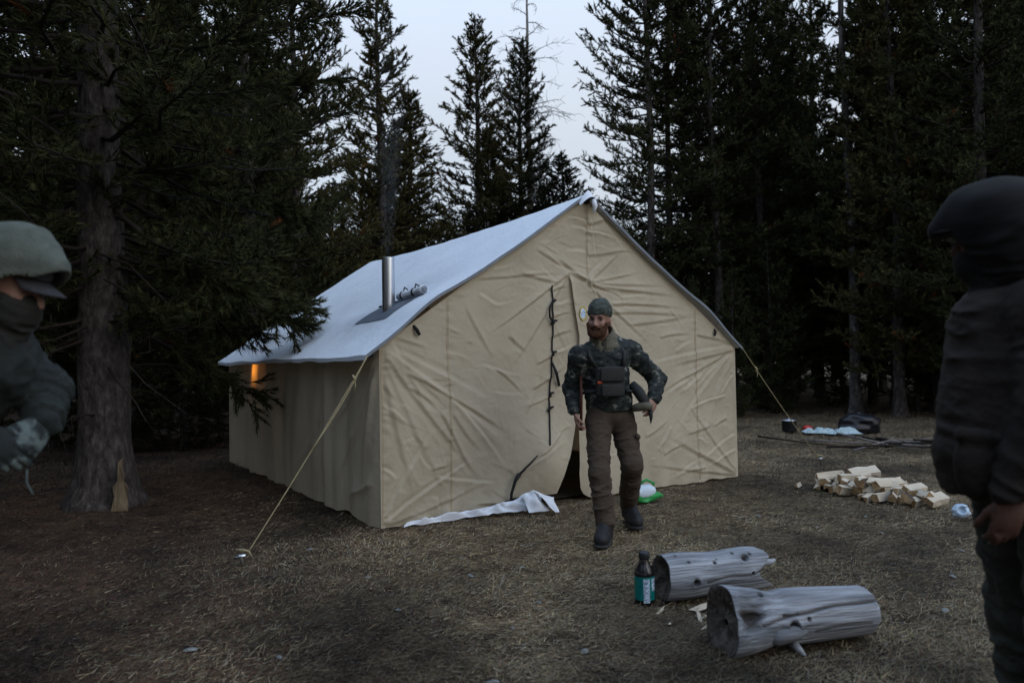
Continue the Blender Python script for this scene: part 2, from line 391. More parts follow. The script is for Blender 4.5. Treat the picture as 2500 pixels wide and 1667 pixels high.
def pine(seed, H, R, z0, dz, per, tw_step, nn, nlen, wid, prof, trad, tl=(0.12, 0.30), droop=0.0, gap=0.0, dead=6, nmat='needle', bark='bark', ztop_detail=1e9, lean=0.0, skip=None, extra=(), bare=()):
    """returns dict of meshes: trunk, limbs, needles"""
    r = np.random.default_rng(seed)
    nseg = 18
    zz = np.linspace(-0.15, H, nseg)
    bx = lean*zz/H*1.0 + 0.06*np.sin(zz*0.5+seed)*np.clip(zz/4, 0, 1); by = 0.06*np.cos(zz*0.43+seed*2)*np.clip(zz/4, 0, 1)
    cx = lambda z: np.interp(z, zz, bx); cy = lambda z: np.interp(z, zz, by)
    rad = trad*(1-zz/H)**0.8+0.012; rad[0] = trad*1.35; rad[1] = trad*1.02 if nseg > 1 else rad[1]
    # trunk with bark relief
    nt_ = 20; th = np.linspace(0, 2*math.pi, nt_, endpoint=False); zf = np.concatenate([np.linspace(-0.15, 5, 90), np.linspace(5.2, H, 40)])
    T, Z = np.meshgrid(th, zf)
    rr = np.interp(Z, zz, rad)
    flare = 1+0.35*np.exp(-np.clip(Z, 0, None)/0.18)*(1+0.4*np.cos(T*5+seed))
    rr = rr*flare*(1+0.06*noise3(np.cos(T)*3.5, np.sin(T)*3.5, Z*4, seed)+0.035*noise3(np.cos(T)*8, np.sin(T)*8, Z*11, seed+1))
    P = np.stack([np.interp(Z, zz, bx)+rr*np.cos(T), np.interp(Z, zz, by)+rr*np.sin(T), Z], -1)
    P = np.concatenate([P, P[:, :1]], 1)
    trunk = grid_mesh('trunk', P, MT[bark])
    A = []; B = []; ra = []; rb = []; SP = []; SD = []; SL = []
    z = z0
    while z < H-0.15:
        t = (z-z0)/(H-z0)
        n = max(2, int(round(per*(1 if r.random() > gap else 0.4))))
        ph = r.random()*6.28
        for k in range(n):
            az = ph+2*math.pi*k/n+r.normal()*0.35
            L = R*prof(t)*(0.65+0.5*r.random())
            if skip and abs((az-skip[0]+math.pi) % (2*math.pi)-math.pi) < skip[1] and z < skip[2]: L *= 0.25
            if L < 0.12: L = 0.12
            e0 = math.radians(-8+58*t**1.4-droop*18*(1-t)+r.normal()*8)
            curl = 0.18+0.25*r.random()-droop*0.15
            ns = 5
            ss = np.linspace(0, 1, ns+1)
            wob = r.normal(size=2)*0.06
            az_s = az+wob[0]*ss*3+0.10*np.sin(ss*6+r.random()*6)
            zc = z+r.normal()*0.06
            px = cx(zc)+np.cos(az_s)*L*ss*math.cos(e0); py = cy(zc)+np.sin(az_s)*L*ss*math.cos(e0)
            pz = zc+L*ss*math.sin(e0)+curl*L*ss**2*0.6-0.10*L*np.sin(ss*math.pi)*(1-t)
            Q = np.stack([px, py, pz], -1)
            r0 = 0.009+0.011*L
            for i in range(ns):
                A.append(Q[i]); B.append(Q[i+1]); ra.append(r0*(1-ss[i]*0.8)); rb.append(r0*(1-ss[i+1]*0.8))
            detail = 1.0 if zc < ztop_detail else 0.45
            m = max(3, int(L*0.85/tw_step*detail))
            sj = 0.2+0.8*(np.arange(m)+r.random(m))/m if t > 0.25 else 0.22+0.78*(np.arange(m)+r.random(m))/m
            for s in sj:
                s = min(s, 1.0); i = min(int(s*ns), ns-1); f = s*ns-i
                p = Q[i]*(1-f)+Q[i+1]*f; tan = Q[i+1]-Q[i]; tan = tan/np.linalg.norm(tan)
                side = np.array([-tan[1], tan[0], 0]); sg = r.choice((-1, 1))
                aa = math.radians(30+35*r.random())*(1-0.6*(s > 0.95))
                d = tan*math.cos(aa)+sg*side*math.sin(aa)*(0.8)+np.array([0, 0, 0.15+0.55*r.random()-droop*0.45])
                d /= np.linalg.norm(d)
                l = (tl[0]+(tl[1]-tl[0])*r.random())*(0.75+0.5*L/R)
                SP.append(p); SD.append(d); SL.append(l)
                for _k in range(1+(r.random() < 0.6)):       # side shoots
                    d2 = d+r.normal(size=3)*0.5; d2 /= np.linalg.norm(d2)
                    SP.append(p+d*l*(0.3+0.5*r.random())); SD.append(d2); SL.append(l*0.7)
        z += dz*(0.7+0.6*r.random())
    for k in range(3):    # leader
        SP.append(np.array([cx(H-0.3*k), cy(H-0.3*k), H-0.3*k-0.05])); SD.append(np.array([0.05*r.normal(), 0.05*r.normal(), 1.0])); SL.append(0.35)
    for k in range(dead):  # bare dead branches under the crown
        az = r.random()*6.28; zc = 0.5+r.random()*max(0.6, z0+0.8); p = np.array([cx(zc), cy(zc), zc]); d = np.array([math.cos(az), math.sin(az), -0.35+0.3*r.random()])
        L = 0.4+0.8*r.random(); rr_ = 0.016
        for i in range(4):
            q = p+d*L/4; A.append(p); B.append(q); ra.append(rr_*(1-i*.22)); rb.append(rr_*(1-(i+1)*.22)); p = q
            d = d+r.normal(size=3)*0.22; d /= np.linalg.norm(d)
            if i > 0:
                q2 = p+(d+r.normal(size=3)*0.7)*0.18; A.append(p); B.append(q2); ra.append(0.006); rb.append(0.002)
    for Q in extra:        # measured low branches with foliage at their outer half
        Q = np.array(Q, float); ns = len(Q)-1
        for i in range(ns):
            A.append(Q[i]); B.append(Q[i+1]); ra.append(0.02*(1-i/ns)+0.004); rb.append(0.02*(1-(i+1)/ns)+0.004)
        for s in r.random(46)**0.6:
            i = min(int(s*ns), ns-1); f = s*ns-i; p = Q[i]*(1-f)+Q[i+1]*f; tan = Q[i+1]-Q[i]; tan /= np.linalg.norm(tan)
            if s < 0.3: continue
            d = tan+r.normal(size=3)*np.array([0.6, 0.6, 0.35]); d /= np.linalg.norm(d)
            l = 0.14+0.2*r.random(); SP.append(p); SD.append(d); SL.append(l)
            for _ in range(2):
                d2 = d+r.normal(size=3)*0.5; d2 /= np.linalg.norm(d2); SP.append(p+d*l*(0.4+.5*r.random())); SD.append(d2); SL.append(l*0.7)
    for Q in bare:
        Q = np.array(Q, float); ns = len(Q)-1
        for i in range(ns):
            f = 6
            for j in range(f):
                a_ = Q[i]+(Q[i+1]-Q[i])*j/f; b_ = Q[i]+(Q[i+1]-Q[i])*(j+1)/f
                A.append(a_); B.append(b_); ra.append(0.016*(1-(i*f+j)/(ns*f)*0.7)); rb.append(0.016*(1-(i*f+j+1)/(ns*f)*0.7))
                if r.random() < 0.35:
                    A.append(b_); B.append(b_+r.normal(size=3)*0.12); ra.append(0.006); rb.append(0.002)
    SP = np.array(SP); SD = np.array(SD); SL = np.array(SL); SD /= np.linalg.norm(SD, axis=1, keepdims=True)
    A += list(SP); B += list(SP+SD*SL[:, None]*0.9); ra += [0.005]*len(SP); rb += [0.002]*len(SP)
    V, F = tubes_np(np.array(A), np.array(B), np.array(ra), np.array(rb), 3)
    limbs = mesh_np('limbs', V, F, MT['twig'])
    V, F, C = needles_np(r, SP, SD, SL, nn, nlen, wid)
    crown = mesh_np('crown', V, F, MT[nmat], False); vcol(crown, C)
    return dict(trunk=trunk, limbs=limbs, crown=crown)

def plant(ms, x, y, s=1.0, rz=0.0, label='', group=None, name='pine_tree', sz=None, mats=None):
    root = empty(name, (x, y, float(ground_h(x, y))-0.02), rz); root.scale = (s, s, sz or s)
    tag(root, label, 'tree', group)
    obj('trunk', ms['trunk'], root); obj('branches', ms['limbs'], root)
    if 'crown' in ms: obj('crown', ms['crown'], root)
    return root

p_cone = lambda t: (1-t)**0.75*min(1.0, 0.55+t*4)
p_full = lambda t: (1-t)**0.6*min(1.0, 0.5+t*3)*1.0
p_narrow = lambda t: (1-t)**0.9*min(1.0, 0.6+t*3)
PT = {}
PT['full'] = pine(101, 13.5, 2.3, 0.9, 0.25, 5, 0.075, 18, 0.085, 0.025, p_full, 0.13)
PT['full2'] = pine(102, 13.0, 2.2, 1.5, 0.26, 5, 0.075, 18, 0.085, 0.025, p_full, 0.13, nmat='needle_warm')
PT['narrow'] = pine(103, 12.5, 1.7, 1.2, 0.23, 5, 0.075, 18, 0.08, 0.025, p_cone, 0.11, nmat='needle_warm')
PT['loose'] = pine(104, 14.0, 2.3, 3.4, 0.27, 5, 0.075, 18, 0.085, 0.025, p_full, 0.11, gap=0.2, dead=12)
PT['young'] = pine(105, 6.0, 1.45, 0.2, 0.2, 5, 0.085, 20, 0.085, 0.020, p_full, 0.06, dead=0)

# the big pine beside the tent on the left, with low and dead branches reaching right
NX, NY = -4.02, 7.22
rel = lambda pts: [(p[0]-NX, p[1]-NY, p[2]) for p in pts]
near = pine(110, 12.5, 2.75, 1.9, 0.24, 6, 0.080, 22, 0.09, 0.015, p_full, 0.235, tl=(0.14, 0.32), droop=0.35, dead=5, ztop_detail=6.5, skip=(-1.05, 0.45, 3.4),
    extra=[rel(q) for q in (
        [(-4.0, 7.2, 2.5), (-3.2, 7.35, 2.25), (-2.6, 7.5, 1.95), (-2.22, 7.6, 1.76)],
        [(-4.0, 7.3, 2.7), (-3.2, 7.6, 2.4), (-2.7, 7.8, 2.15), (-2.3, 7.9, 1.98)],
        [(-4.0, 7.3, 2.3), (-3.5, 7.7, 2.0), (-3.1, 8.0, 1.8), (-2.85, 8.1, 1.72)],
        [(-4.0, 7.2, 1.9), (-3.5, 7.5, 1.55), (-3.1, 7.8, 1.25), (-2.8, 7.95, 1.02)],
        [(-4.0, 7.2, 2.9), (-3.4, 7.1, 2.6), (-3.0, 7.0, 2.3), (-2.7, 7.0, 2.1)],
        [(-4.0, 7.2, 1.7), (-4.3, 6.8, 1.5), (-4.6, 6.6, 1.25), (-4.8, 6.5, 1.0)],
        [(-4.0, 7.2, 3.4), (-3.3, 7.4, 3.3), (-2.7, 7.6, 3.1), (-2.2, 7.7, 2.9)],
        [(-4.0, 7.2, 4.6), (-3.2, 7.6, 4.7), (-2.4, 7.8, 5.0), (-1.75, 8.0, 5.25)],
        [(-4.0, 7.2, 4.2), (-3.2, 7.6, 4.2), (-2.5, 7.9, 4.4), (-1.95, 8.0, 4.5)])],
    bare=[rel(q) for q in (
        [(-3.95, 7.0, 2.45), (-3.56, 6.8, 2.31), (-3.2, 6.8, 1.94), (-3.1, 6.85, 2.04)],
        [(-3.9, 7.0, 2.2), (-3.58, 6.8, 2.06), (-3.34, 6.8, 1.82), (-3.06, 6.9, 1.65)],
        [(-3.85, 7.0, 1.8), (-3.54, 6.8, 1.62), (-3.56, 6.8, 1.37), (-3.4, 6.8, 1.19), (-3.06, 6.9, 0.9)],
        [(-3.85, 7.0, 1.35), (-3.66, 6.8, 1.21), (-3.5, 6.8, 1.03), (-3.4, 6.8, 0.85)],
        [(-3.4, 7.2, 3.55), (-2.85, 7.0, 3.4), (-2.48, 6.9, 3.25), (-2.32, 6.8, 3.17)],
        [(-4.05, 6.98, 1.75), (-4.23, 6.8, 1.63), (-4.39, 6.75, 1.58)])])
big = plant(near, NX, NY, 1.0, 0.0, 'thick grey pine trunk beside the hooded person, low branches over the tent roof')

# pines that can be told apart
plant(PT['full'], -4.75, 13.2, 0.95, 0.4, 'dark full pine close behind the far left corner of the tent', 'pines left of the tent')
plant(PT['full2'], -6.9, 13.6, 1.0, 2.1, 'second dark pine left of the tent, between the thick trunk and the tent', 'pines left of the tent')
plant(PT['full'], -8.3, 10.6, 1.0, 1.2, 'dark pine at the left edge of the photo, behind the hooded person', 'pines left of the tent')
plant(PT['full2'], -4.65, 15.6, 0.90, 4.0, 'pine left of the stove pipe whose side meets the sky', 'pines left of the tent')
plant(PT['narrow'], -3.55, 20.0, 1.3, 3.0, 'tall narrow pine with a spire top, left of the sky gap', 'pines left of the tent', sz=0.99)
plant(PT['narrow'], -3.1, 22.0, 1.5, 1.0, 'shorter pine behind the smoke, at the foot of the spire pine', 'pines behind the tent', sz=0.77)
plant(PT['full2'], -0.97, 22.0, 1.15, 5.2, 'olive green pine with a pointed top in the middle of the sky gap', 'pines behind the tent', sz=0.90)
plant(PT['full'], -0.6, 22.6, 0.8, 2.2, 'dark low pine in front of the pointed pine, just over the tent ridge', 'pines behind the tent', sz=0.62)
plant(PT['full'], 0.42, 24.0, 1.02, 0.3, 'slim dark pine beside the bare dead tree', 'pines behind the tent', sz=0.89)
plant(PT['full'], 1.75, 23.0, 1.05, 1.9, 'low dark pine right of the dead tree, above the tent peak', 'pines behind the tent', sz=0.58)
plant(PT['loose'], 3.45, 18.0, 1.0, 0.9, 'loose open pine with bare lower trunk, right of the sky gap', 'pines right of the tent')
plant(PT['loose'], 5.2, 18.4, 1.0, 3.3, 'second loose pine right of the sky gap, sky showing through', 'pines right of the tent')
plant(PT['loose'], 4.35, 19.6, 1.0, 4.4, 'loose pine between the two open pines right of the sky gap', 'pines right of the tent')
plant(PT['loose'], 6.6, 19.4, 0.97, 1.7, 'open pine closing the gap right of the loose pines', 'pines right of the tent')
plant(PT['full'], 8.2, 22.4, 1.05, 5.0, 'tall pine rising behind the broad pale trunked pine', 'pines right of the tent')
plant(PT['full2'], 9.9, 18.9, 1.1, 0.8, 'tall full pine between the pale trunk and the right edge', 'pines right of the tent')
plant(PT['full2'], 6.95, 21.0, 0.82, 0.2, 'pine right of the loose pines with a notch of sky at its top', 'pines right of the tent')
pr = plant(PT['loose'], 8.05, 17.25, 1.06, 2.6, 'broad pine with a pale grey trunk above the black bag', 'pines right of the tent')
pr.children[0].data = PT['loose']['trunk'].copy(); pr.children[0].data.materials[0] = MT['palebark']
plant(PT['full'], 9.4, 14.4, 1.0, 3.9, 'dark brownish pine left of the person in the dark jacket', 'pines right of the tent')
plant(PT['full2'], 11.7, 17.0, 1.05, 1.1, 'tall pine at the right edge, above the person in the dark jacket', 'pines right of the tent')

for (x, y, s_, z_, a_, lb_) in ((-2.15, 25.0, 0.85, 0.50, 1.0, 'low pine left of the pointed pine, sky above it'), (2.75, 25.5, 0.8, 0.56, 2.0, 'low pine above the tent peak, left of the loose pines'), (-0.3, 26.5, 0.9, 0.62, 3.0, 'pine filling the gap between the pointed pine and the slim pine'), (1.15, 26.0, 0.85, 0.66, 4.0, 'pine whose top crosses the lower trunk of the dead tree')):
    plant(PT['full2'], x, y, s_, a_, lb_, 'pines behind the tent', sz=z_)

# bare dead tree
def snag(seed, H):
    r = np.random.default_rng(seed); A = []; B = []; ra = []; rb = []
    z = 6.0
    while z < H:
        L = 0.25+2.1*((H-z)/(H-6))**0.8*(0.4+0.8*r.random()); az = r.random()*6.28
        p = np.array([0, 0, z]); d = np.array([math.cos(az), math.sin(az), 0.35]); rr = 0.018
        n = 7
        for i in range(n):
            q = p+d/np.linalg.norm(d)*L/n; A.append(p); B.append(q); ra.append(rr*(1-i/n*.8)); rb.append(rr*(1-(i+1)/n*.8)); p = q
            d = d+np.array([r.normal()*.16, r.normal()*.16, -0.13+r.normal()*.08])
            for _ in range(2):
                l2 = L*0.16*(0.5+r.random()); d2 = d*0.6+r.normal(size=3)*0.5+np.array([0, 0, -0.15])
                q2 = p+d2*l2; A.append(p); B.append(q2); ra.append(0.008); rb.append(0.004)
                q3 = q2+(d2+r.normal(size=3)*0.5)*l2*0.6; A.append(q2); B.append(q3); ra.append(0.005); rb.append(0.003)
        z += 0.10+0.22*r.random()
    V, F = tubes_np(np.array(A), np.array(B), np.array(ra), np.array(rb), 4)
    zz = np.linspace(-0.2, H, 14)
    b = MB(); b.tube([(0.04*math.sin(z), 0.03*math.cos(z*1.3), z) for z in zz], [0.15*(1-z/H)**0.8+0.014 for z in zz], 10)
    return dict(trunk=b.mesh('trunk', MT['deadwood']), limbs=mesh_np('limbs', V, F, MT['deadwood']))
plant(snag(5, 15.2), 0.70, 25.2, 1.0, 0.6, 'bare dead tree with drooping leafless branches against the sky', name='dead_tree')

# the forest behind: dark pines nothing tells apart
r = np.random.default_rng(33); spots = []
for row, (d0, d1, n) in enumerate(((16, 22, 16), (22, 30, 30), (30, 42, 40), (42, 60, 44))):
    k = 0; tries = 0
    while k < n and tries < 4000:
        tries += 1
        y = d0+(d1-d0)*r.random(); x = (r.random()*2-1)*(0.78*y+3)
        if any((x-a)**2+(y-b)**2 < (1.7+0.3*row)**2 for a, b, *_ in spots): continue
        t = x/y
        if row == 0 and -0.36 < t < 0.42: continue
        if row == 1 and -0.19 < t < 0.30 and not (0.20 < t): continue
        spots.append((x, y, t)); k += 1
kinds = ['full', 'full2', 'full', 'narrow']
for i, (x, y, t) in enumerate(spots):
    ms = PT[kinds[r.integers(4)]]
    s = 0.85+0.35*r.random(); sz = s
    if -0.16 < t < 0.115:                                # behind the sky gap the trees stay low
        lim = (1.3+y*(0.205-0.25*abs(t+0.02)))/13.0; sz = min(s, lim*(0.8+0.3*r.random())); s = max(0.55, min(s, sz*1.6))
    elif -0.27 < t <= -0.16:
        lim = (1.3+y*0.28)/13.0; sz = min(s, lim*(0.8+0.3*r.random())); s = max(0.55, min(s, sz*1.6))
    elif 0.115 <= t < 0.24 and y > 21:
        lim = (1.3+y*0.17)/13.0; sz = min(s, lim*(0.8+0.35*r.random())); s = max(0.55, min(s, sz*1.6))
    if t < -0.3: lab = 'dark pine deep in the forest left of the tent'; g = 'forest pines on the left'
    elif t < 0.15: lab = 'dark pine in the forest beyond the tent roof'; g = 'forest pines behind the tent'
    else: lab = 'dark pine deep in the forest right of the tent'; g = 'forest pines on the right'
    plant(ms, x, y, s, r.random()*6.28, lab, g, sz=sz)
for i, (x, y, s) in enumerate(((5.0, 16.6, .55), (6.3, 17.9, .75), (9.8, 17.8, .8), (10.8, 15.6, .7), (3.9, 15.8, .5), (7.0, 19.3, .9), (-6.2, 11.6, .6), (-5.4, 12.0, .75), (-7.9, 12.6, .8), (-8.6, 9.0, .6), (-5.9, 15.6, .9), (12.4, 14.8, .8), (2.2, 17.5, .6), (8.9, 19.8, .9))):
    plant(PT['young'], x, y, s, i*1.3, 'young pine in the undergrowth left of the tent' if x < 0 else 'young pine in the undergrowth right of the tent', 'young pines on the left' if x < 0 else 'young pines on the right', name='young_pine')

# unseen pines of the same forest, added to shade the tent and left ground
for i, (x, y, s) in enumerate(((-12.5, 7.5, 1.0), (-11.0, 3.0, 1.0), (-12.0, -1.5, 1.05), (-9.0, -5.0, .95), (-5.5, -7.5, 1.0), (-2.0, -9.5, 1.05), (2.0, -10.5, .95), (6.5, -11.5, 1.0), (-7.5, -9.5, 1.1), (-10.5, -7.0, 1.0), (15.5, 11.0, 1.0), (17.0, 6.0, 1.0), (-4.5, -11.0, 1.0), (-9.2, 5.2, .9), (-6.6, 2.4, 1.0), (-5.6, -1.6, 1.0), (-3.2, -4.6, 1.0), (-7.4, 6.2, .9))):
    plant(PT[kinds[i % 4]], x, y, s, i*2.1, 'unseen pine at the rim of the clearing, added for shade', 'unseen pines around the clearing, added for shade')

# ------------------------------------------------------------------ tent
TW, TL, TE, TR, TYAW = 4.284, 5.208, 1.446, 2.898, 0.586226
tent = empty('wall_tent', (-1.0658, 5.8643, 0), TYAW)
tag(tent, 'large tan canvas wall tent with white roof and steel stove pipe', 'tent')
cA = [(0.25,1.25,1.25,0.65),(0.25,1.25,0.63,0.90),(0.63,0.90,0.94,0.53),(0.63,1.03,1.19,0.37),(0.52,0.91,0.86,0.37),(0.04,1.59,0.24,1.21),(0.25,1.25,0.38,0.94),(0.81,1.81,1.10,1.27),(0.94,1.90,1.19,1.81),(0.87,2.05,1.92,2.13),(0.93,2.11,1.32,2.19),(1.56,2.36,1.92,2.15),(1.36,2.12,1.94,2.04),(1.72,1.96,1.95,2.03),(1.72,1.84,1.96,1.88),(1.71,1.71,1.98,1.78),(1.69,1.53,2.01,1.61),(1.68,1.37,2.00,1.47),(1.40,0.83,1.68,1.40),(1.49,0.46,1.87,0.70),(1.30,0.33,1.84,0.58),(1.65,0.12,1.87,0.54),(0.48,0.38,1.10,0.22),(-0.01,0.48,0.15,0.38),(0.18,0.30,0.07,0.06),(0.46,0.41,0.62,0.47),(0.34,0.56,0.46,0.41),(0.51,0.20,0.49,0.03),(0.74,0.22,0.75,0.06),(0.89,0.11,1.22,0.02),(1.06,1.27,1.42,1.00),(1.23,1.54,1.47,1.40),(0.03,1.17,0.16,0.98),(0.01,0.98,0.26,0.81),(0.26,1.13,0.54,0.90),(0.39,1.82,0.64,1.73),(0.13,1.55,0.47,1.41),(0.95,1.28,1.38,1.18),(1.53,1.30,1.86,1.40),(1.46,1.06,1.90,1.26),(1.38,0.90,1.87,1.05)]
cB = [(2.16,2.08,2.64,2.41),(2.16,2.08,2.39,2.31),(2.16,2.08,2.91,2.20),(2.16,2.08,3.26,2.07),(2.16,2.06,3.44,1.97),(2.16,2.08,2.60,1.95),(2.60,1.95,3.02,1.96),(2.43,1.78,3.66,1.78),(2.73,1.66,3.76,1.81),(2.46,1.86,3.50,1.87),(2.16,2.64,1.91,2.69),(2.16,2.64,2.45,2.71),(2.16,2.55,1.96,2.60),(2.16,2.55,2.61,2.53),(2.16,2.34,1.88,2.36),(2.16,2.34,2.75,2.42),(2.16,2.10,1.90,2.16),(2.16,2.10,1.76,2.29),(2.16,2.08,1.71,2.23),(4.28,1.43,3.23,1.22),(4.21,1.36,3.60,0.97),(4.24,1.29,4.06,1.07),(3.76,1.14,3.35,0.94),(3.54,1.08,3.20,0.96),(4.26,0.46,3.60,0.20),(3.60,0.20,3.23,0.08),(4.15,0.65,3.39,0.50),(3.98,0.62,3.77,0.50),(4.25,0.29,3.76,0.15),(3.76,0.15,3.32,0.09),(3.22,0.62,3.03,0.36),(4.12,0.91,3.46,0.76),(3.68,1.59,4.28,1.46),(3.13,1.54,3.62,1.59),(3.36,1.41,3.65,1.50),(4.27,1.13,3.99,0.89),(2.86,0.54,3.22,0.68),(3.64,0.46,3.84,0.40),(3.12,0.33,3.45,0.43)]
rc = np.random.default_rng(4)
CRS = []
for i, c in enumerate(cA): CRS.append((*c, 0.0135*(0.7+0.6*rc.random()), 0.013*(0.7+0.8*rc.random()), rc.choice((-1, 1)), 0.12))
for i, c in enumerate(cB): CRS.append((*c, 0.0150*(0.7+0.6*rc.random()), 0.014*(0.7+0.8*rc.random()), rc.choice((-1, 1)), 0.04))
for (x1, z1, x2, z2) in ((0.02, 1.42, 0.95, 0.25), (0.02, 1.40, 0.62, 0.12), (0.03, 1.43, 1.25, 0.55), (0.02, 1.35, 0.30, 0.15), (0.04, 1.45, 1.10, 0.95), (0.02, 0.03, 0.85, 0.50), (0.02, 0.05, 0.50, 0.82), (0.02, 0.02, 1.05, 0.28),
                         (4.26, 1.42, 3.0, 0.92), (4.26, 1.40, 3.2, 0.48), (4.25, 1.36, 3.62, 0.30), (4.26, 1.44, 2.75, 1.25), (4.26, 0.05, 3.15, 0.52), (4.26, 0.06, 3.42, 0.92), (4.26, 0.03, 2.85, 0.24), (2.14, 2.86, 1.55, 2.30), (2.14, 2.86, 2.75, 2.32), (2.14, 2.86, 2.30, 2.20), (1.95, 2.14, 1.0, 1.55), (1.95, 2.14, 1.25, 1.25), (2.16, 2.08, 3.0, 1.45), (2.16, 2.08, 2.7, 1.35)):
    CRS.append((x1, z1, x2, z2, 0.013*(0.7+0.6*rc.random()), 0.020*(0.7+0.6*rc.random()), rc.choice((-1, 1)), 0.05))
for i in range(330):
    a = rc.random()*TW; z = 0.05+rc.random()*2.6; L = 0.08+0.42*rc.random()**1.5
    if a < 1.9: th = math.radians(-38+rc.normal()*28) if z < 1.7 else math.radians(rc.normal()*18)
    else: th = math.radians(24+rc.normal()*24) if z < 1.5 else math.radians(5+rc.normal()*16)
    CRS.append((a, z, a+L*math.cos(th), z+L*math.sin(th), 0.0048*(0.4+rc.random()), 0.0075*(0.7+rc.random()), rc.choice((-1, 1)), 0.3))
def rake(a):     # height of the gable edge
    return TE+(TR-TE)*(1-np.abs(2*a/TW-1))
def fdisp(a, z):
    a = np.asarray(a, float); z = np.asarray(z, float)
    o = 0.025*fbm2(a*1.1, z*1.1, 2, 51)+0.006*fbm2(a*4.5+z*2, z*4.5-a, 3, 52)
    for (x1, z1, x2, z2, am, w, sg, st) in CRS:
        dx, dz = x2-x1, z2-z1; L = math.hypot(dx, dz); dx /= L; dz /= L
        t = ((a-x1)*dx+(z-z1)*dz)/L; d = ((z-z1)*dx-(a-x1)*dz)*sg
        d = d+0.012*np.sin(t*4+x1*9)
        k = (t > -0.02) & (t < 1.02) & (np.abs(d) < 0.2)
        fade = np.clip(t/st, 0, 1)*np.clip((1-t)/0.45, 0, 1)
        pr_ = np.where(d > 0, np.exp(-np.abs(d)/(w*2.2)), np.exp(-np.abs(d)/(w*0.7)))
        pr_ = pr_-0.5*np.exp(-((d+w*1.3)/w)**2)
        o = o+np.where(k, am*fade*pr_, 0)
    for x0, zl, zh, amp in ((0.63, 0.0, 1.85, 0.006), (2.16, 2.05, 2.9, 0.005), (3.66, 0.0, 1.75, 0.005), (0.035, 0.0, 1.44, 0.008)):
        m = np.exp(-((a-x0)/0.045)**2)*(z > zl)*(z < zh)
        o = o+m*amp*(np.sin(z*62+9*noise2(a*3, z*5, 61))*0.55+1.0*noise2(a*14+z*9, z*21, 62))*(0.5+0.9*np.abs(noise2(a*0, z*3, 63))) - 0.004*np.exp(-((a-x0)/0.01)**2)*(z > zl)*(z < zh)
    o = o+0.085*np.exp(-((a-1.60)/0.24)**2-((z-0.36)/0.33)**2)        # pulled-out door flap
    o = o+0.03*np.exp(-((z-0.55)/0.5)**2)*np.sin(np.clip(a/TW, 0, 1)*math.pi)
    o = o+0.014*np.sin(a*21+3*noise2(a*2, z*2, 71))*np.exp(-z/0.14)      # hem ripples
    edge = np.clip(a/0.05, 0, 1)*np.clip((TW-a)/0.05, 0, 1)*np.clip((rake(a)-z)/0.06, 0, 1)
    return o*edge
def fpos(a, z, extra=0.0):
    hem_ = (0.022*np.clip(fbm2(a*2.6, a*0, 2, 88), -0.5, 1)+0.010*noise2(a*11, a*0, 89)*np.abs(noise2(a*2, a*0, 90)))*np.exp(-np.maximum(z, 0)/0.12)
    return np.stack([a, -fdisp(a, z)-extra, z+hem_], -1)
ZD = 2.145
zk = [0.0, 0.066, 0.45, 0.81, 1.1, 1.55, ZD]; ak = [1.64, 1.665, 1.86, 1.975, 2.03, 2.03, 1.935]
aLf = lambda z: np.interp(z, zk, ak)+0.07*sstep(0.95, 1.15, z)*sstep(ZD+0.01, 2.0, z)
aRf = lambda z: np.interp(z, [0.0, 0.03, 0.10, 0.25, 0.8, 1.55, ZD], [2.11, 2.06, 2.02, 2.005, 2.005, 2.03, 1.935])
hemL = lambda a: 0.10*sstep(0.95, 1.38, a)-0.0*a
amin = lambda z: np.where(z <= TE, 0.0, (z-TE)/(TR-TE)*TW/2)
# left front panel
m_, n_ = 185, 170
S, Tt = np.meshgrid(np.linspace(0, 1, n_), np.linspace(0, 1, m_))
a0 = S*1.8; Z = hemL(a0)+Tt*(ZD-hemL(a0))
Aa = amin(Z)+S*(aLf(Z)-amin(Z))
lip = 0.028*np.exp(-(aLf(Z)-Aa)/0.05)*sstep(0.95, 0.8, Z)           # below, the flap edge stands proud; above, it lies behind the right panel
P = fpos(Aa, Z, lip-0.010*sstep(1.85, 2.0, Aa)*sstep(ZD, 2.0, Z)*sstep(0.8, 1.0, Z))
obj('front_panel', grid_mesh('front_panel', P, MT['canvas']), tent)
# right front panel
n_ = 210
S, Tt = np.meshgrid(np.linspace(0, 1, n_), np.linspace(0, 1, m_))
Z = Tt*ZD; Aa = aRf(Z)+S*(TW-amin(Z)-aRf(Z))
lip = 0.030*np.exp(-(Aa-aRf(Z))/0.06)*sstep(ZD, 2.05, Z)*sstep(0.7, 1.0, Z)
obj('front_panel', grid_mesh('front_panel', fpos(Aa, Z, lip), MT['canvas']), tent)
# gable above the door
S, Tt = np.meshgrid(np.linspace(0, 1, 190), np.linspace(0, 1, 70))
Z = ZD+Tt*(TR-0.01-ZD); Aa = amin(Z)+S*(TW-2*amin(Z))
obj('gable_panel', grid_mesh('gable_panel', fpos(Aa, Z), MT['canvas']), tent)

MT['seam'] = mat('seam_tape', [(0.36, 0.295, 0.195), (0.43, 0.355, 0.24)], 3, 0.9)
for x0, zl, zh in ((0.63, 0.06, 1.84), (3.66, 0.03, 1.84), (2.16, 2.16, 2.86), (0.022, 0.03, 1.42)):
    S, Tt = np.meshgrid(np.linspace(-1, 1, 4), np.linspace(0, 1, 150)); Z = zl+Tt*(zh-zl); Aa = x0+0.009*S+0.004*np.sin(Z*3+x0)
    obj('seam', grid_mesh('seam', fpos(Aa, Z, 0.0035), MT['seam']), tent)

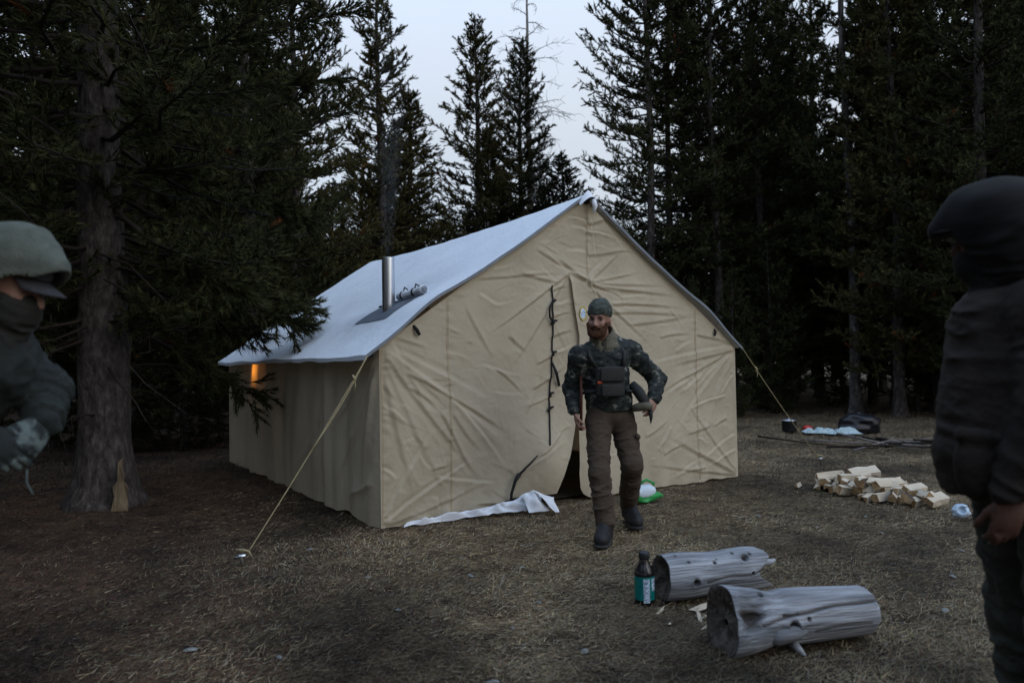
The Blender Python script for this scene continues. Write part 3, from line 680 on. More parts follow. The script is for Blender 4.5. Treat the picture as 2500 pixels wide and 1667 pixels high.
# left wall with hanging folds
Bb, Zz = np.meshgrid(np.linspace(0, TL, 260), np.linspace(0, TE, 90))
ph = Bb*7.0+1.6*noise2(Bb*1.3, Zz*0.5, 81)
o = 0.016*np.sin(ph)*np.clip(1.25-Zz*0.45, 0.2, 1)+0.010*np.sin(ph*2.3+Zz*1.2)+0.006*fbm2(Bb*5, Zz*1.3, 3, 82)
o = o+0.03*np.sin(Zz/TE*math.pi)*np.sin(Bb/TL*math.pi)
for (b1, z1, b2, z2, am) in ((0.02, 1.4, 0.7, 0.35, .03), (0.02, 1.3, 0.35, 0.2, .028), (0.02, 1.42, 1.1, 0.7, .022), (0.5, 0.75, 1.0, 0.25, .018), (0.1, 0.35, 0.8, 0.12, .02), (1.2, 1.3, 1.5, 0.3, .016), (0.05, 1.2, 0.2, 0.5, .02), (1.6, 0.6, 2.3, 0.1, .015)):
    db, dz_ = b2-b1, z2-z1; L = math.hypot(db, dz_); db /= L; dz_ /= L
    t = ((Bb-b1)*db+(Zz-z1)*dz_)/L; d = (Zz-z1)*db-(Bb-b1)*dz_
    o = o+np.where((t > 0) & (t < 1), am*np.clip(t/.1, 0, 1)*np.clip((1-t)/.4, 0, 1)*np.where(d > 0, np.exp(-np.abs(d)/.06), np.exp(-np.abs(d)/.018)), 0)
o = o*np.clip(Bb/0.05, 0, 1)*np.clip((TL-Bb)/0.05, 0, 1)*np.clip((TE-Zz)/0.12, 0, 1)
hem = 0.035*np.clip(noise2(Bb*5, Bb*0, 83), -0.4, 1)*(1-Zz/TE)**3
Zz = Zz+hem*(Bb > 0.1)
obj('side_wall', grid_mesh('side_wall', np.stack([-o, Bb, Zz], -1), MT['canvas'], flip=True), tent)
# far side wall and back wall
Bb, Zz = np.meshgrid(np.linspace(0, TL, 40), np.linspace(0, TE, 12))
obj('side_wall', grid_mesh('side_wall', np.stack([TW+0.02*np.sin(Bb*7), Bb, Zz], -1), MT['canvas']), tent)
S, Tt = np.meshgrid(np.linspace(0, 1, 40), np.linspace(0, 1, 40)); Z = Tt*(TR-0.01); Aa = amin(Z)+S*(TW-2*amin(Z))
obj('back_wall', grid_mesh('back_wall', np.stack([Aa, TL+0.02*np.sin(Aa*6), Z], -1), MT['canvas']), tent)
mb = MB(); mb.box((TW/2, TL/2, 0.012), (TW-0.15, TL-0.3, 0.012)); 
MT['floor'] = mat('trodden_floor', [(0.02, 0.016, 0.012), (0.035, 0.028, 0.02)], 8)
mb.build('ground_sheet', MT['floor'], tent, False)

# roof: two slopes from a sagging ridge
RUN = TW/2; OV = 0.13
def roofpos(b, q, side=-1):
    """q 0 at the ridge, 1 at the wall top, beyond 1 is the overhang"""
    b = np.asarray(b, float); q = np.asarray(q, float)
    a = RUN+side*RUN*q; z = TR+0.02-(TR-TE)*q
    z = z-0.055*np.sin(np.clip(b/TL, 0, 1)*math.pi)*np.clip(1-1.0*q, 0, 1)        # ridge sag
    z = z-0.020*np.sin(np.clip(q, 0, 1)*math.pi)*np.sin(np.clip(b/TL, 0, 1)*math.pi)
    z = z+0.035*np.exp(-((q-0.74)/0.17)**2)*np.exp(-((b+0.1)/0.9)**2)  # frame pole pushes up near the front
    z = z+0.02*np.exp(-((q-0.80)/0.1)**2)
    z = z+0.008*fbm2(b*1.5, q*3, 3, 91)+0.004*noise2(b*6+q*7, q*11, 92)+0.005*np.abs(noise2(b*2.2-q*4, q*5+b*1.5, 93))
    z = z-0.012*np.clip(q-0.93, 0, 1)/0.1*np.sin(b*2.4)**2*(q > 0.93)*0.5
    return np.stack([a+0*b, b+0*a, z], -1)
QE = 1+OV/RUN
for side in (-1, 1):
    Bb, Qq = np.meshgrid(np.linspace(-0.055, TL+0.08, 140 if side < 0 else 40), np.linspace(0, QE if side < 0 else 1.03, 80 if side < 0 else 30))
    obj('roof_slope', grid_mesh('roof_slope', roofpos(Bb, Qq, side), MT['roof'], flip=(side < 0)), tent)
    # sewn edge binding along the front rake
    mb = MB(); qs = np.linspace(0, QE if side < 0 else 1.03, 60)
    e0 = roofpos(-0.059, qs, side)
    V = []; F = []
    wv = 0.022 if side < 0 else 0.028
    for i, p in enumerate(e0):
        V += [(p[0], p[1]-0.004, p[2]+0.004), (p[0], p[1]-0.004, p[2]-wv), (p[0], p[1]+0.012, p[2]-wv), (p[0], p[1]+0.012, p[2]+0.004)]
    for i in range(len(e0)-1):
        for k in range(4): F.append((i*4+k, i*4+(k+1) % 4, i*4+4+(k+1) % 4, i*4+4+k))
    mb.add(V, F); mb.build('rake_binding', MT['binding'], tent, False)
# eave valance hanging under the roof edge on the left
Bb, Tt = np.meshgrid(np.linspace(-0.07, TL+0.06, 120), np.linspace(0, 1, 5))
e0 = roofpos(Bb, QE*np.ones_like(Bb)); e0[..., 2] -= Tt*(0.035+0.012*noise2(Bb*3, Bb*0, 95)); e0[..., 0] -= 0.003
obj('eave_valance', grid_mesh('eave_valance', e0, MT['roof'], flip=True), tent)
mb = MB(); mb.box((-0.018, TL/2, TE-0.055), (0.012, TL-0.1, 0.045)); mb.build('eave_tape', MT['eave_tape'], tent, False)
# ridge cap: a short white cowl over the ridge pole end, with its tail hanging
S, Tt = np.meshgrid(np.linspace(-1, 1, 15), np.linspace(0, 1, 8))
cow = np.stack([RUN+S*(0.10+0.03*Tt), -0.075-0.06*Tt+0.03*S**2, TR+0.045-0.115*np.abs(S)**1.5-0.075*Tt*(1-0.35*np.abs(S))], -1)
obj('ridge_cowl', grid_mesh('ridge_cowl', cow, MT['whitecloth']), tent)
mb = MB(); mb.tube([(RUN+0.02, -0.12, TR-0.05), (RUN+0.035, -0.125, TR-0.11), (RUN+0.02, -0.12, TR-0.185)], [0.022, 0.026, 0.008], 8); mb.build('cowl_tail', MT['whitecloth'], tent)
mb = MB(); mb.tube([(RUN, -0.055, TR-0.055), (RUN, 0.3, TR-0.055)], 0.03, 10); mb.build('ridge_pole_end', MT['twig'], tent)

# stove pipe, flashing and rolled flap
c0 = roofpos(0.965, (RUN-0.519)/RUN)
mb = MB(); n = 36
zs = [-0.10, 0.0, 0.16, 0.161, 0.166, 0.167, 0.50]
prof = [(0.060, -0.12), (0.060, 0.05), (0.060, 0.25), (0.060, 0.44), (0.060, 0.484), (0.060, 0.489), (0.0585, 0.490), (0.0575, 0.489), (0.0575, 0.48), (0.0575, 0.30)]
mb.lathe(prof, n); pipe = mb.build('stove_pipe', MT['steel'], tent, True, tuple(c0))
Bb, Aa = np.meshgrid(np.linspace(0.60, 1.36, 20), np.linspace(0.33, 0.67, 12))
fl = roofpos(Bb, (RUN-Aa)/RUN); fl[..., 2] += 0.008
obj('flashing', grid_mesh('flashing', fl, MT['flash']), tent)
# dark trim strip at the flashing's upper edge, and the rolled storm flap
def roofline(b1, a1, b2, a2, up, n=12):
    tt = np.linspace(0, 1, n); b = b1+(b2-b1)*tt; a = a1+(a2-a1)*tt; p = roofpos(b, (RUN-a)/RUN); p[:, 2] += up; return p
rl = roofline(0.55, 0.69, 1.05, 0.67, 0.045)
mb = MB(); mb.tube(rl, [0.036+0.004*math.sin(i*1.7) for i in range(len(rl))], 14); roll = mb.build('rolled_flap', MT['whitecloth'], tent)
mb = MB()     # spiral of the roll's end
sp = [tuple(rl[0]+np.array([math.cos(t)*0.0045*t*0.42*1.0, -0.006, math.sin(t)*0.0045*t*0.42+0.0])) for t in np.linspace(2, 18, 40)]
mb.tube(sp, 0.0035, 5); mb.build('roll_spiral', MT['flash'], roll)
for k in (4, 9):
    p = rl[k]; d = (rl[k+1]-rl[k-1]); d /= np.linalg.norm(d)
    mb = MB(); mb.tube([p-d*0.012, p+d*0.012], 0.043, 14); mb.tube([p+np.array([0, 0, .04]), p+np.array([0.0, -0.02, .075]), p+np.array([0.02, -0.05, .05])], 0.007, 5); mb.build('tie', MT['black'], roll)
mb = MB(); mb.tube(roofline(0.50, 0.655, 1.42, 0.62, 0.012), 0.010, 6); mb.build('flashing_trim', MT['flash'], tent)

# zip strap with toggles down the left door panel, ties and loops
def fp(a, z, e=0.012): p = fpos(np.array([a]), np.array([z]))[0]; return (p[0], p[1]-e, p[2])
zz = np.linspace(2.014, 0.55, 40)
sa = np.interp(zz, [0.55, 0.81, 1.2, 1.6, 2.014], [1.600, 1.655, 1.70, 1.735, 1.725])+0.004*np.sin(zz*11)
mb = MB(); mb.tube([fp(a, z) for a, z in zip(sa, zz)], 0.0075, 6); strap = mb.build('door_strap', MT['black'], tent)
for z, k in ((1.86, 1), (1.67, 1), (1.38, 0), (1.0, 0), (0.87, 1)):
    a = float(np.interp(z, zz[::-1], sa[::-1])); mb = MB()
    mb.tube([fp(a-0.03*k, z-0.02, .02), fp(a, z+0.015, .03), fp(a+0.045, z+0.02, .02)], [0.010, 0.015, 0.009], 6); mb.build('toggle', MT['black'], strap)
mb = MB(); mb.tube([fp(1.725, 1.87, .02), fp(1.67, 1.80, .035), fp(1.68, 1.72, .035), fp(1.74, 1.66, .02)], 0.010, 6); mb.build('strap_loop', MT['black'], strap)
mb = MB(); mb.tube([fp(1.71, 1.30, .02), fp(1.745, 1.20, .03), fp(1.78, 1.08, .03)], [0.011, 0.015, 0.014], 6); mb.build('strap_tail', MT['black'], strap)
mb = MB(); mb.tube([fp(1.29, 0.315, .03), fp(1.245, 0.26, .045), fp(1.205, 0.15, .05), fp(1.20, 0.07, .05)], [0.022, 0.015, 0.013, 0.012], 7); mb.build('tie', MT['black'], tent)
mb = MB(); mb.tube([fp(1.30, 0.31, .012), fp(1.40, 0.40, .012), fp(1.47, 0.47, .012)], [0.010, 0.008, 0.005], 6); mb.build('tie', MT['black'], tent)
mb = MB(); mb.tube([fp(0.31, 1.62, .0), fp(0.325, 1.585, .035), fp(0.35, 1.545, .03)], [0.013, 0.017, 0.015], 6); mb.build('tie', MT['black'], tent)
mb = MB(); mb.tube([fp(3.96, 1.63, .0), fp(3.945, 1.60, .03), fp(3.93, 1.56, .02)], [0.011, 0.014, 0.012], 6); mb.build('tie', MT['black'], tent)

# oval maker's badge
m, n, b = new_mat('badge_print'); b.inputs['Roughness'].default_value = 0.6
tcn = n.nodes.new('ShaderNodeTexCoord'); ln = n.nodes.new('ShaderNodeVectorMath'); ln.operation = 'LENGTH'; mp = n.nodes.new('ShaderNodeMapping')
mp.inputs['Location'].default_value = (-2.093/0.046, 0, -1.762/0.07); mp.inputs['Scale'].default_value = (1/0.046, 0, 1/0.07)
n.links.new(tcn.outputs['Object'], mp.inputs[0]); n.links.new(mp.outputs[0], ln.inputs[0])
wv = n.nodes.new('ShaderNodeTexNoise'); wv.inputs['Scale'].default_value = 2.4; n.links.new(mp.outputs[0], wv.inputs[0])
ri = n.nodes.new('ShaderNodeValToRGB'); ri.color_ramp.interpolation = 'CONSTANT'; e = ri.color_ramp.elements
e[0].position = 0; e[0].color = (0.62, 0.72, 0.82, 1); e[1].position = 0.52; e[1].color = (0.08, 0.22, 0.55, 1); x = e.new(0.58); x.color = (0.5, 0.62, 0.75, 1); x = e.new(0.68); x.color = (0.16, 0.36, 0.42, 1)
n.links.new(wv.outputs['Fac'], ri.inputs[0])
ro = n.nodes.new('ShaderNodeValToRGB'); ro.color_ramp.interpolation = 'CONSTANT'; e = ro.color_ramp.elements
e[0].position = 0; e[0].color = (0, 0, 0, 1); e[1].position = 0.72; e[1].color = (1, 1, 1, 1); n.links.new(ln.outputs['Value'], ro.inputs[0])
vz = n.nodes.new('ShaderNodeTexNoise'); vz.inputs['Scale'].default_value = 5; n.links.new(mp.outputs[0], vz.inputs[0])
ry = n.nodes.new('ShaderNodeValToRGB'); ry.color_ramp.elements[0].position = .42; ry.color_ramp.elements[0].color = (0.10, 0.09, 0.03, 1); ry.color_ramp.elements[1].position = .52; ry.color_ramp.elements[1].color = (0.60, 0.46, 0.08, 1)
n.links.new(vz.outputs['Fac'], ry.inputs[0])
mx = n.nodes.new('ShaderNodeMix'); mx.data_type = 'RGBA'; n.links.new(ro.outputs[0], mx.inputs[0]); n.links.new(ri.outputs[0], mx.inputs[6]); n.links.new(ry.outputs[0], mx.inputs[7]); n.links.new(mx.outputs[2], b.inputs['Base Color'])
T, R_ = np.meshgrid(np.linspace(0, 2*math.pi, 33), np.linspace(0.001, 1, 6))
ba = 2.093+0.046*R_*np.cos(T); bz = 1.762+0.07*R_*np.sin(T)
obj('badge', grid_mesh('badge', fpos(ba, bz, 0.008+0.030*np.exp(-(ba-aRf(bz))/0.06)), m, flip=True), tent)

# white sod cloth turned out under the left door flap
ua = np.array([0.24, 0.52, 0.86, 1.04, 1.22, 1.36, 1.46]); uz = np.array([0.012, 0.035, 0.05, 0.07, 0.11, 0.16, 0.12]); ub = np.array([0.015, 0.03, 0.045, 0.06, 0.085, 0.11, 0.12])
la = np.array([0.18, 0.46, 0.80, 1.00, 1.22, 1.36, 1.44]); lb = np.array([0.05, 0.07, 0.085, 0.11, 0.15, 0.18, 0.20]); lz = np.array([0.0, 0.004, 0.006, 0.008, 0.012, 0.012, 0.015])
ts = np.linspace(0, 1, 90); kk = np.linspace(0, 1, 7)
g = lambda arr: np.interp(ts, kk, arr)
Vv = np.linspace(0, 1, 14)
S, Vg = np.meshgrid(ts, Vv)
pa = g(ua)[None]*(1-Vg)+g(la)[None]*Vg; pb = g(ub)[None]*(1-Vg)+g(lb)[None]*Vg; pz = g(uz)[None]*(1-Vg)+g(lz)[None]*Vg
puff = np.sin(Vg*math.pi)*(0.020+0.018*np.sin(S*38+3*noise2(S*6, Vg*2, 7)))+0.02*np.clip(fbm2(S*14, Vg*3, 3, 77), 0, 1)*np.sin(Vg*math.pi)
P = np.stack([pa+0.015*np.sin(S*30), -(pb+puff*0.5)-fdisp(pa, np.maximum(pz, 0.02)), pz+puff+0.010*noise2(S*25, Vg*5, 8)], -1)
obj('sod_cloth', grid_mesh('sod_cloth', P, MT['whitecloth']), tent)
# folded triangular corner in front of the opening
def drape(q, n1, n2, bulge, seed):
    q = [np.array(t, float) for t in q]
    S, Vg = np.meshgrid(np.linspace(0, 1, n1), np.linspace(0, 1, n2)); S = S[..., None]; Vg = Vg[..., None]
    P = (q[0]*(1-S)+q[1]*S)*(1-Vg)+(q[3]*(1-S)+q[2]*S)*Vg
    w = (np.sin(S*math.pi)*np.sin(Vg*math.pi))[..., 0]; k = bulge*(w+0.35*noise2(S[..., 0]*4, Vg[..., 0]*4, seed)+0.25*np.sin(S[..., 0]*9+Vg[..., 0]*4))
    P[..., 1] -= k; P[..., 2] += 0.5*k; return P
obj('sod_cloth_fold', grid_mesh('sod_cloth_fold', drape([(1.24, -0.17, 0.155), (1.36, -0.19, 0.185), (1.44, -0.30, 0.012), (1.25, -0.26, 0.010)], 16, 16, 0.03, 3), MT['whitecloth']), tent)
obj('sod_cloth_fold', grid_mesh('sod_cloth_fold', drape([(1.335, -0.215, 0.190), (1.56, -0.20, 0.095), (1.52, -0.34, 0.0), (1.46, -0.36, 0.004)], 16, 16, 0.022, 5), MT['whitecloth']), tent)
obj('sod_cloth_fold', grid_mesh('sod_cloth_fold', drape([(1.55, -0.19, 0.100), (1.625, -0.12, 0.085), (1.60, -0.14, 0.02), (1.53, -0.22, 0.035)], 8, 8, 0.012, 7), MT['whitecloth']), tent)

# lantern glowing behind the side wall
lan = empty('lantern', tuple(tent.matrix_world @ Vector((0, 0, 0)))); 
_lp = Matrix.Translation((-1.0658, 5.8643, 0)) @ Matrix.Rotation(TYAW, 4, 'Z') @ Vector((0.06, 3.79, 1.10))
lan.location = _lp; lan.rotation_euler = (0, 0, TYAW)
tag(lan, 'lit lantern glowing orange through the tent side wall', 'lantern')
m, n, b = new_mat('lantern_flame'); b.inputs['Base Color'].default_value = (0.8, 0.4, 0.1, 1); b.inputs['Emission Color'].default_value = (1.0, 0.42, 0.07, 1); b.inputs['Emission Strength'].default_value = 120
mb = MB(); mb.lathe([(0.001, 0), (0.003, 0.05), (0.006, 0.10), (0.011, 0.15), (0.014, 0.20), (0.010, 0.24)], 12); mb.build('mantle', m, lan)
mb = MB(); mb.lathe([(0.024, -0.05), (0.026, -0.02), (0.012, 0.0)], 14); mb.build('base', MT['black'], lan)
mb = MB(); mb.lathe([(0.012, 0.24), (0.026, 0.25), (0.014, 0.275), (0.004, 0.29)], 14); mb.build('cap', MT['black'], lan)

# guy ropes and stakes
TM = Matrix.Translation((-1.0658, 5.8643, 0)) @ Matrix.Rotation(TYAW, 4, 'Z')
def rope(name, p0, p1, label, sag=0.02, loop=True):
    p0 = Vector(p0); p1 = Vector(p1); pts = []
    for i in range(25):
        t = i/24; p = p0.lerp(p1, t); p.z -= sag*math.sin(t*math.pi); pts.append(p)
    mb = MB(); mb.tube(pts, 0.0045, 6)
    if loop:
        mb.tube([p + Vector((0.018*math.sin(i/12*math.pi), 0, 0.004)) for i, p in enumerate(pts[:13])], 0.0045, 6)
    o = mb.build(name, MT['rope']); tag(o, label, 'rope')
    k = pts[3] if loop else pts[4]
    mb = MB(); mb.tube([k+Vector((-.012, 0, .03)), k+Vector((.008, -.005, 0)), k+Vector((-.004, 0, -.03))], [0.008, 0.014, 0.008], 7); mb.tube([k, k+Vector((.012, -.01, -.05)), k+Vector((.006, -.012, -.09))], 0.005, 5); mb.build('knot', MT['rope'], o)
    k = p1
    mb = MB(); mb.tube([k+Vector((-.06, 0, .055)), k+Vector((-.01, 0, .05)), k+Vector((.03, -.01, .045)), k+Vector((.055, -.01, 0.0))], [0.006, 0.011, 0.009, 0.005], 6); mb.build('knot', MT['rope'], o)
    return o
cL = TM @ Vector(tuple(roofpos(-0.07, QE)-np.array([0, 0, 0.01]))); cR = TM @ Vector((TW+0.04, -0.07, TE-0.02))
rope('guy_rope', cL, (-1.784, 4.86, 0.05), 'tan guy rope from the near left tent corner to its stake')
rope('guy_rope', cR, (3.74, 9.0, 0.06), 'thin guy rope from the right tent corner to its stake', 0.03, False)
for loc, lab in (((-1.80, 4.84, 0), 'shiny steel peg holding the left guy rope'), ((3.76, 9.02, 0), 'grey steel peg holding the right guy rope')):
    mb = MB(); mb.tube([(0.02, 0.03, -0.1), (0.0, 0, 0.05), (-0.012, -0.012, 0.075)], [0.011, 0.012, 0.012], 8); mb.tube([(-0.04, -0.01, 0.06), (0.035, -0.012, 0.072)], [0.012, 0.012], 8)
    o = mb.build('tent_peg', MT['steel'], None, True, loc); tag(o, lab, 'tent peg', 'tent pegs')

# ------------------------------------------------------------------ people: smooth-blended distance fields turned into one continuous surface
class Field:
    def __init__(s, lo, hi, h):
        s.h = h; s.lo = np.array(lo, float); s.n = np.ceil((np.array(hi, float)-s.lo)/h).astype(int)+1
        s.D = np.full(tuple(s.n), 0.12, dtype=np.float32)
    def _win(s, lo, hi):
        i0 = np.clip(np.floor((lo-s.lo)/s.h).astype(int), 0, s.n-1); i1 = np.clip(np.ceil((hi-s.lo)/s.h).astype(int)+1, 1, s.n)
        if (i1 <= i0).any(): return None
        g = [s.lo[k]+np.arange(i0[k], i1[k])*s.h for k in range(3)]
        X, Y, Z = np.meshgrid(*g, indexing='ij')
        return tuple(slice(a, b) for a, b in zip(i0, i1)), np.stack([X, Y, Z], -1)
    def _mix(s, sl, d, k, sub=False):
        a = s.D[sl]
        if sub:
            h = np.clip(0.5-0.5*(a+d)/k, 0, 1); s.D[sl] = a*(1-h)-d*h+k*h*(1-h)
        else:
            h = np.clip(0.5+0.5*(a-d)/k, 0, 1); s.D[sl] = a*(1-h)+d*h-k*h*(1-h)
    def cap(s, a, b, ra, rb, k=0.02, flat=None, wr=0.0, wn=6, seed=0, sub=False):
        a = np.array(a, float); b = np.array(b, float); R = max(ra, rb)*(1.0 if flat is None else max(1, 1/flat[1]))+k+3*s.h+wr
        w = s._win(np.minimum(a, b)-R, np.maximum(a, b)+R)
        if w is None: return s
        sl, P = w; Q = P-a; ab = b-a; L2 = ab@ab
        if flat is not None:
            nrm = np.array(flat[0], float); nrm /= np.linalg.norm(nrm)
            Q = Q+nrm*((Q@nrm)*(flat[1]-1))[..., None]; ab = ab+nrm*((ab@nrm)*(flat[1]-1)); L2 = ab@ab
        t = np.clip((Q@ab)/max(L2, 1e-9), 0, 1)
        d = np.linalg.norm(Q-t[..., None]*ab, axis=-1)-(ra+(rb-ra)*t)
        if wr:
            ax_ = ab/math.sqrt(max(L2, 1e-9)); al = Q@ax_; per = Q-al[..., None]*ax_
            fq = wn/max(math.sqrt(L2), 0.05)*1.5
            skew = 0.35*noise3(P[..., 0]*5, P[..., 1]*5, P[..., 2]*5, seed+7)
            n1 = noise3(per[..., 0]*6+skew*4, per[..., 1]*6, al*fq+skew*3+(per[..., 0]+per[..., 1])*3, seed)
            n2 = noise3(per[..., 0]*9, per[..., 1]*9+skew*3, al*fq*2.1-(per[..., 0]-per[..., 1])*4, seed+3)
            d = d-wr*(np.clip(1-2.6*np.abs(n1), -0.3, 1)+0.55*np.clip(1-3*np.abs(n2), -0.2, 1))
        s._mix(sl, d, k, sub); return s
    def ell(s, c, r, R=None, k=0.02, sub=False, wr=0.0, ws=9.0, seed=0):
        c = np.array(c, float); r = np.array(r, float); m = r.max()+k+3*s.h
        w = s._win(c-m, c+m)
        if w is None: return s
        sl, P = w; Q = P-c
        if R is not None: Q = Q@np.array(R, float)     # columns of R are the local axes
        q = Q/r; l = np.linalg.norm(q, axis=-1); g = np.linalg.norm(q/r, axis=-1)+1e-9
        d = l*(l-1)/g
        if wr: d = d-wr*noise3(P[..., 0]*ws, P[..., 1]*ws, P[..., 2]*ws*2.2, seed)
        s._mix(sl, d, k, sub); return s
    def cut(s, p, nrm, k=0.004):
        """remove everything on the side the normal points to"""
        nrm = np.array(nrm, float); nrm /= np.linalg.norm(nrm)
        g = [s.lo[i]+np.arange(s.n[i])*s.h for i in range(3)]
        X, Y, Z = np.meshgrid(*g, indexing='ij')
        d = (X-p[0])*nrm[0]+(Y-p[1])*nrm[1]+(Z-p[2])*nrm[2]
        s.D = np.maximum(s.D, d.astype(np.float32)); return s
    def mesh(s, name, mt, origin=(0, 0, 0), disp=None):
        D = s.D.copy(); D[0] = D[-1] = 0.1; D[:, 0] = D[:, -1] = 0.1; D[:, :, 0] = D[:, :, -1] = 0.1
        S = D < 0; n = s.n
        cnt = sum(S[i:n[0]-1+i, j:n[1]-1+j, k:n[2]-1+k].astype(np.int8) for i in (0, 1) for j in (0, 1) for k in (0, 1))
        mx = (cnt > 0) & (cnt < 8); C = np.argwhere(mx); idx = np.full(mx.shape, -1, dtype=np.int64); idx[mx] = np.arange(len(C))
        acc = np.zeros((len(C), 3)); num = np.zeros(len(C))
        cs = [(i, j, k) for i in (0, 1) for j in (0, 1) for k in (0, 1)]
        for u in cs:
            for ax in range(3):
                if u[ax]: continue
                v = list(u); v[ax] = 1
                d0 = D[C[:, 0]+u[0], C[:, 1]+u[1], C[:, 2]+u[2]]; d1 = D[C[:, 0]+v[0], C[:, 1]+v[1], C[:, 2]+v[2]]
                cr_ = (d0 < 0) != (d1 < 0); t = np.where(cr_, d0/(d0-d1+1e-12), 0)
                p = np.tile(np.array(u, float), (len(C), 1)); p[:, ax] += t
                acc += np.where(cr_[:, None], p, 0); num += cr_
        V = s.lo+(C+acc/num[:, None])*s.h
        F = []
        for ax in range(3):
            a1, a2 = (ax+1) % 3, (ax+2) % 3
            sl0 = [slice(None)]*3; sl1 = [slice(None)]*3; sl0[ax] = slice(0, n[ax]-1); sl1[ax] = slice(1, n[ax])
            E = np.argwhere(S[tuple(sl0)] != S[tuple(sl1)])
            E = E[(E[:, a1] > 0) & (E[:, a2] > 0) & (E[:, a1] < n[a1]-1) & (E[:, a2] < n[a2]-1)]
            inside = S[E[:, 0], E[:, 1], E[:, 2]]
            q = []
            for o1, o2 in ((-1, -1), (0, -1), (0, 0), (-1, 0)):
                e = E.copy(); e[:, a1] += o1; e[:, a2] += o2; q.append(idx[e[:, 0], e[:, 1], e[:, 2]])
            q = np.stack(q, -1); q[~inside] = q[~inside][:, ::-1]; F.append(q)
        F = np.concatenate(F); F = F[(F >= 0).all(1)]
        if disp is not None: V = disp(V)
        return mesh_np(name, V-np.array(origin), F, mt)

def fold_disp(mt_amp, f, seed):
    def g(V):
        n = noise3(V[:, 0]*f, V[:, 1]*f, V[:, 2]*f*1.8, seed)+0.5*noise3(V[:, 0]*f*2.3, V[:, 1]*f*2.3, V[:, 2]*f*3.5, seed+1)
        c = V.mean(0); d = V-c; d[:, 2] *= 0.1; d /= np.linalg.norm(d, axis=1, keepdims=True)+1e-6
        return V+d*(mt_amp*n)[:, None]
    return g

def camo(name):
    m, n, b = new_mat(name); b.inputs['Roughness'].default_value = 0.85; b.inputs['Specular IOR Level'].default_value = 0.2
    tcn = n.nodes.new('ShaderNodeTexCoord'); mp = n.nodes.new('ShaderNodeMapping'); mp.inputs['Scale'].default_value = (1, 1, 1.5); n.links.new(tcn.outputs['Object'], mp.inputs[0])
    w = n.nodes.new('ShaderNodeTexNoise'); w.inputs['Scale'].default_value = 14; w.inputs['Detail'].default_value = 3; n.links.new(mp.outputs[0], w.inputs[0])
    rp = n.nodes.new('ShaderNodeValToRGB'); e = rp.color_ramp.elements; e[0].position = 0.42; e[0].color = (0.010, 0.012, 0.013, 1); e[1].position = 0.47; e[1].color = (0.030, 0.038, 0.036, 1)
    x = e.new(0.55); x.color = (0.032, 0.040, 0.038, 1); x = e.new(0.59); x.color = (0.11, 0.105, 0.08, 1); x = e.new(0.64); x.color = (0.20, 0.22, 0.21, 1)
    n.links.new(w.outputs['Fac'], rp.inputs[0])
    w2 = n.nodes.new('ShaderNodeTexNoise'); w2.inputs['Scale'].default_value = 34; n.links.new(mp.outputs[0], w2.inputs[0])
    r2 = n.nodes.new('ShaderNodeValToRGB'); r2.color_ramp.elements[0].position = 0.5; r2.color_ramp.elements[1].position = 0.6; n.links.new(w2.outputs['Fac'], r2.inputs[0])
    mx = n.nodes.new('ShaderNodeMix'); mx.data_type = 'RGBA'; n.links.new(r2.outputs[0], mx.inputs[0]); n.links.new(rp.outputs[0], mx.inputs[6]); mx.inputs[7].default_value = (0.022, 0.026, 0.026, 1)
    n.links.new(mx.outputs[2], b.inputs['Base Color']); return m
MT['camo'] = camo('camo_cloth')
MT['beanie'] = mat('camo_knit', [(0.028, 0.034, 0.030), (0.055, 0.064, 0.055), (0.10, 0.11, 0.095)], 26, 0.95, 0.4, 160)
MT['trousers'] = mat('brown_cloth', [(0.046, 0.033, 0.023), (0.066, 0.048, 0.034)], 9, 0.9, 0.3, 60)
MT['boot'] = mat('black_leather', [(0.010, 0.010, 0.011), (0.020, 0.020, 0.022)], 20, 0.6, 0.3, 60)
MT['skin'] = mat('skin', [(0.23, 0.125, 0.092), (0.32, 0.18, 0.135)], 14, 0.6, 0.15, 60)
MT['beard'] = mat('ginger_beard', [(0.045, 0.019, 0.010), (0.11, 0.048, 0.023)], 60, 0.9, 0.8, 150, stretch=(1, 1, 0.3))
MT['gaiter'] = mat('khaki_collar', [(0.09, 0.085, 0.06), (0.13, 0.12, 0.09)], 14, 0.9)
MT['pack'] = mat('charcoal_nylon', [(0.016, 0.017, 0.016), (0.027, 0.028, 0.026)], 18, 0.7, 0.2, 80)
MT['orange'] = mat('orange_tab', [(0.50, 0.07, 0.02), (0.6, 0.10, 0.03)], 12, 0.6)
MT['redwood'] = mat('red_brown_wood', [(0.05, 0.014, 0.009), (0.085, 0.026, 0.016)], 14, 0.5, stretch=(1, 1, 0.2))
MT['eye_dark'] = mat('eye', [(0.02, 0.018, 0.016), (0.04, 0.03, 0.025)], 9, 0.2)

